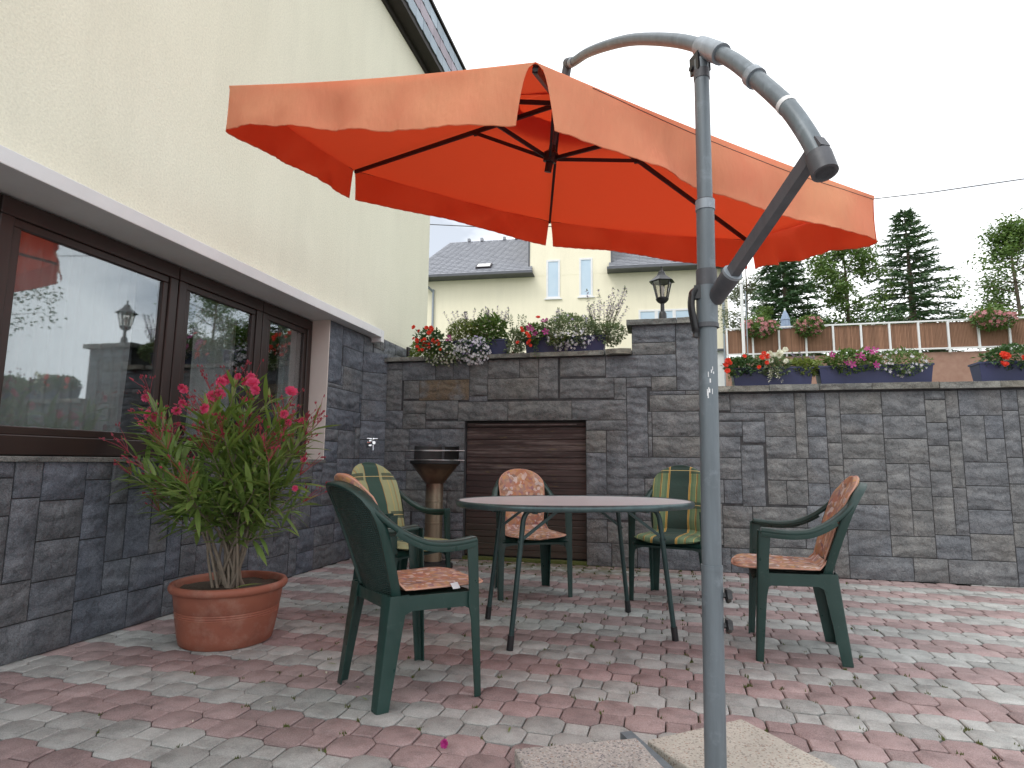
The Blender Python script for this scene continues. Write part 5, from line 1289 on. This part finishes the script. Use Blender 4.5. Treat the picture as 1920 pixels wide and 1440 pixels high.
tag(MB().tube([V(-12, 12, 6.95), V(-8, 12, 6.52), V(-5, 12, 6.26), V(-3.2, 12, 6.0 + .02), V(-1.2, 12, 5.90), V(1.5, 12, 5.88), V(5, 12, 6.0), V(12, 12, 6.5)], .009, 6).build('power_line', 'black_plastic', None, 60), 'thin dark overhead cable crossing the sky behind the parasol', 'cable')

# ================================================================== raised terrace at right with reed screen
ter = thing('terrace_fence', 'reed clad terrace railing with white frame on a red brick base', 'fence', (1.68, 15, 0))
TL = 9.0
MB().box((0, .05, 2.2), (TL, .35, 3.52)).build('brick_base', 'brick_red', ter, None)
x = .03; k = 0
for pi in range(int(TL / .58) + 1):
    px = pi * .585 + .02
    MB().box((px - .02, -.03, 3.50), (px + .02, .01, 4.24)).build('post', 'white_metal', ter, None)
for z in (3.575, 4.205): MB().box((0, -.032, z), (TL, .006, z + .035)).build('rail', 'white_metal', ter, None)
rd = random.Random(5); x = 0.0
canes = [MB().tube([(0, 0, 3.60), (0, 0, 4.19)], .0125, 5).mesh('reed_cane', 'reed', 60)]
count = 0; rest = MB()
while x < TL:
    if count < 160: link('reed_cane', canes[0], ter, Matrix.Translation(V(x, .022 + rd.uniform(-.004, .004), rd.uniform(-.01, .01)))); count += 1
    else: rest.tube([(x, .022, 3.60), (x, .022, 4.19)], .0125, 5)
    x += .0262 + rd.uniform(0, .003)
stuff(rest.build('reed_canes', 'reed', ter, None))
MB().box((0, .036, 3.6), (TL, .04, 4.19)).build('backing', 'reed', ter, None)
def hang(x, y, z, lab, w=.38, tint='petal_rose', seed=0):
    rr2 = random.Random(seed); t = clump('hanging_flowers', lab, 'leaf_green', (x, y, z), (w, .22, .22), 420, .075, rr2, group='flower baskets on the terrace railing')
    florets(t, tint, (w * 1.05, .24, .22), 80, .045, rr2)
hang(2.42, 14.82, 4.20, 'pink flowers hanging on the terrace railing behind the white flagpole', .40, seed=1)
hang(3.50, 14.82, 4.18, 'red flowers on the terrace railing right of the closed parasol', .30, seed=2)
hang(7.2, 14.82, 4.18, 'pink flower basket near the right end of the terrace railing', .42, seed=4)
cp = thing('closed_parasol', 'closed light blue parasol standing behind the terrace railing', 'parasol', (3.15, 15.6, 3.5))
MB().tube([(0, 0, 0), (0, 0, 1.32)], .02, 8).build('pole', 'white_metal', cp)
m = MB(); NN_ = 16
prof = [(.09, .35), (.10, .6), (.095, .9), (.08, 1.02), (.095, 1.03), (.055, 1.17), (.012, 1.28)]
for z_i, (rr3, z) in enumerate(prof):
    for k in range(NN_): a = 2 * math.pi * k / NN_; q = rr3 * (1 + (.22 if k % 2 else -.12)); m.v.append((q * math.cos(a), q * math.sin(a), z))
m.f = [(i * NN_ + k, i * NN_ + (k + 1) % NN_, (i + 1) * NN_ + (k + 1) % NN_, (i + 1) * NN_ + k) for i in range(len(prof) - 1) for k in range(NN_)]; m.mi = [0] * len(m.f)
m.build('canopy', 'parasol_blue', cp, 30)
fp = thing('flagpole', 'slim white flagpole in front of the reed clad railing', 'pole', (1.80, 13, 2.3))
MB().tube([(0, 0, 0), (0, 0, 2.45)], .032, 12).build('shaft', 'white_metal', fp); MB().lathe([(0, 2.45), (.04, 2.46), (.045, 2.49), (.02, 2.53), (0, 2.54)], 12).build('cap', 'white_metal', fp, 60)
MB().tube([(.075, 0, 0), (.075, 0, 2.30)], .012, 8).build('guide_rail', 'clamp_grey', fp)

# ================================================================== trees
def conifer(x, y, z0, h, rad, label, seed, n=4200):
    rr4 = random.Random(seed); t = thing('conifer_tree', label, 'tree', (x, y, z0)); MB().tube([(0, 0, 0), (0.03, 0, h * .5), (0, 0, h)], [.14, .08, .01], 8).build('trunk', 'bark', t); m = MB(); br = MB()
    nb = 150
    for b in range(nb):
        f = (b + .5) / nb; zb_ = h * (.08 + .90 * f); L = rad * (1 - f) ** .8 * rr4.uniform(.7, 1.12) + .10; a = b * 2.4 + rr4.uniform(-.4, .4)
        d = V(math.cos(a), math.sin(a), -.10 + .45 * f); e = V(0, 0, zb_) + d * L; droop = V(0, 0, -.10 * L)
        br.tube([V(0, 0, zb_), V(0, 0, zb_) + d * L * .6, e + droop], [.014, .008, .003], 4)
        for q in range(int(n / nb * (.4 + L / rad))):
            g = rr4.uniform(.12, 1); p = V(0, 0, zb_) + d * L * g + droop * g * g; sd2 = d.cross(V(0, 0, 1)).normalized() * rr4.choice((-1, 1)); w = L * .30 * (1.05 - g) + .05
            tipd = (sd2 * rr4.uniform(.3, 1) + d * rr4.uniform(.3, .9) + V(0, 0, rr4.uniform(-.5, .25))).normalized(); s4 = rr4.uniform(.08, .19) + w * .25
            wv = tipd.cross(rdir(rr4, 0)).normalized() * .022
            for _ in range(2):
                p2 = p + tipd * s4 * .5 * _; m.add([p2 - wv, p2 + wv, p2 + tipd * s4 + V(0, 0, -.02)], [(0, 1, 2)]); wv = tipd.cross(wv).normalized() * .022
    br.build('branches', 'bark', t, None); stuff(m.build('crown', 'conifer_leaf', t, None)); return t
def broadleaf(x, y, z0, h, rad, label, seed, mat='birch_leaf', n=5000, ls=.07, dens=.5, nm='birch_tree', cat='tree', low=.25, trunk=.07):
    rr5 = random.Random(seed); t = thing(nm, label, cat, (x, y, z0)); tr = MB(); tr.tube(catmull([(0, 0, 0), (rr5.uniform(-.1, .1), 0, h * .4), (rr5.uniform(-.1, .1), .05, h * .75), (0, 0, h * .96)], 5), [trunk * (1 - .9 * k / 16) for k in range(16)], 8).build('trunk', 'bark', t); m = MB(); br = MB(); cl = []
    for b in range(34):
        f = rr5.uniform(low, .98); a = rr5.uniform(0, 6.28); L = rad * math.sin(math.pi * min(1, (f - low) / (1 - low) * .8 + .18)) * rr5.uniform(.6, 1.05); s5 = V(0, 0, h * f * .92); e = s5 + V(math.cos(a) * L, math.sin(a) * L, L * rr5.uniform(.1, .7))
        cv = catmull([s5, s5.lerp(e, .5) + V(0, 0, .05 * L), e], 4); br.tube(cv, [.02, .017, .015, .013, .011, .009, .007, .005, .003][:len(cv)], 4)
        for q in range(5): g = rr5.uniform(.35, 1); cl.append((s5.lerp(e, g) + rdir(rr5, 0) * rad * .13, rad * rr5.uniform(.10, .22)))
    for k in range(n):
        c_, s6 = cl[rr5.randrange(len(cl))]; p = c_ + V(rr5.gauss(0, .5), rr5.gauss(0, .5), rr5.gauss(0, .45)) * s6
        addM(m, small_leaf, Matrix.Translation(p) @ basis(rdir(rr5, -.1), spin=rr5.uniform(-1, 1)), ls * rr5.uniform(.6, 1.2))
    br.build('branches', 'bark', t, None); stuff(m.build('crown', mat, t, None)); return t
conifer(3.75, 18.5, 3.2, 5.1, 1.35, 'dense dark conifer behind the closed blue parasol', 1, 9000)
conifer(7.6, 20, 3.3, 5.6, 1.9, 'tall conifer at the right, beyond the terrace railing', 2, 7000)
broadleaf(2.85, 19.5, 3.3, 4.0, 1.0, 'thin pale leaved birch between the house corner and the conifer', 3, n=4200, ls=.085)
broadleaf(2.9, 17.0, 3.4, 1.9, .70, 'round green bush behind the pink railing flowers', 4, 'leaf_green', 2600, .075, nm='bush', cat='bush', low=.1, trunk=.03)
broadleaf(3.7, 16.9, 3.4, 1.5, .8, 'dark green bush behind the closed blue parasol', 5, 'leaf_dark', 2600, .075, nm='bush', cat='bush', low=.05, trunk=.03)
broadleaf(5.5, 19, 3.3, 4.6, 1.5, 'leafy tree between the two conifers at the right', 6, 'leaf_green', 11000, .11)
broadleaf(9.9, 19, 3.3, 4.8, 1.8, 'leafy tree at the far right beyond the railing', 7, 'leaf_green', 12000, .11)
broadleaf(5.9, 16.8, 3.4, 1.5, .9, 'low green hedge bush right of the terrace parasol', 8, 'leaf_dark', 2600, .08, nm='bush', cat='bush', low=.05, trunk=.03)
broadleaf(8.2, 16.8, 3.4, 1.6, .9, 'low green hedge bush near the right end of the railing', 9, 'leaf_green', 2600, .08, nm='bush', cat='bush', low=.05, trunk=.03)
# trees that the long window reflects
broadleaf(8.6, 9.5, 1.5, 5.2, 2.0, 'leafy garden tree beyond the right end of the wall', 10, 'leaf_dark', 7000, .11, low=.2)
broadleaf(9.5, 4.5, 0, 5.0, 2.0, 'leafy garden tree right of the patio', 12, 'leaf_green', 6000, .11, low=.2)
# shrub seen through the notch beside the near house
clump('bush', 'small green bush beside the cream house corner behind the wall', 'leaf_lime', (-2.75, 6.75, 2.25), (.16, .2, .16), 500, .04, random.Random(40), cat='bush')

# ------------------------------------------------------------------ fallen petals and leaves on the paving
rl_ = random.Random(55)
m = MB(); addM(m, double_flower(3, 3), Matrix.Translation(V(-.735, 2.095, .012)) @ Matrix.Rotation(R(70), 4, 'X') @ Matrix.Scale(.016, 4)); m.mi = [0] * len(m.f)
tag(m.build('fallen_blossom', 'petal_magenta', None, None), 'crumpled magenta blossom lying on a red paver in the foreground', 'blossom')
LFN = ['pale petal on the paving between the pot and the nearest chair', 'small yellow green leaf beside the far left foot of the nearest chair', 'yellow green leaf on a grey paver just right of the pot', 'pale petal on the red pavers behind the pot', 'yellow green leaf under the seat of the nearest chair', 'yellow green leaf beyond the front leg of the nearest chair', 'pale petal on the grey pavers in front of the pot', 'yellow green leaf left of the near foot of the nearest chair', 'yellow green leaf in front of the front foot of the nearest chair', 'pale petal lying nearest the camera at left']
LF = [(-1.50, 2.62, 'petal_cream'), (-1.27, 2.50, 'leaf_lime'), (-1.57, 2.75, 'leaf_lime'), (-1.60, 3.10, 'petal_cream'), (-1.32, 2.78, 'leaf_lime'), (-.92, 3.10, 'leaf_lime'), (-1.54, 2.28, 'petal_cream'), (-1.21, 2.41, 'leaf_lime'), (-.55, 2.30, 'leaf_lime'), (-1.72, 2.05, 'petal_cream')]
for k, (x, y, mt) in enumerate(LF):
    m = MB(); a = rl_.uniform(0, 6); addM(m, long_leaf(1, .22, .1), Matrix.Translation(V(x, y, .006)) @ Matrix.Rotation(a, 4, 'Z') @ Matrix.Scale(rl_.uniform(.02, .05), 4))
    o = m.build('fallen_leaf', mt, None, 180); tag(o, LFN[k], 'leaf', 'fallen leaves and petals on the paving')
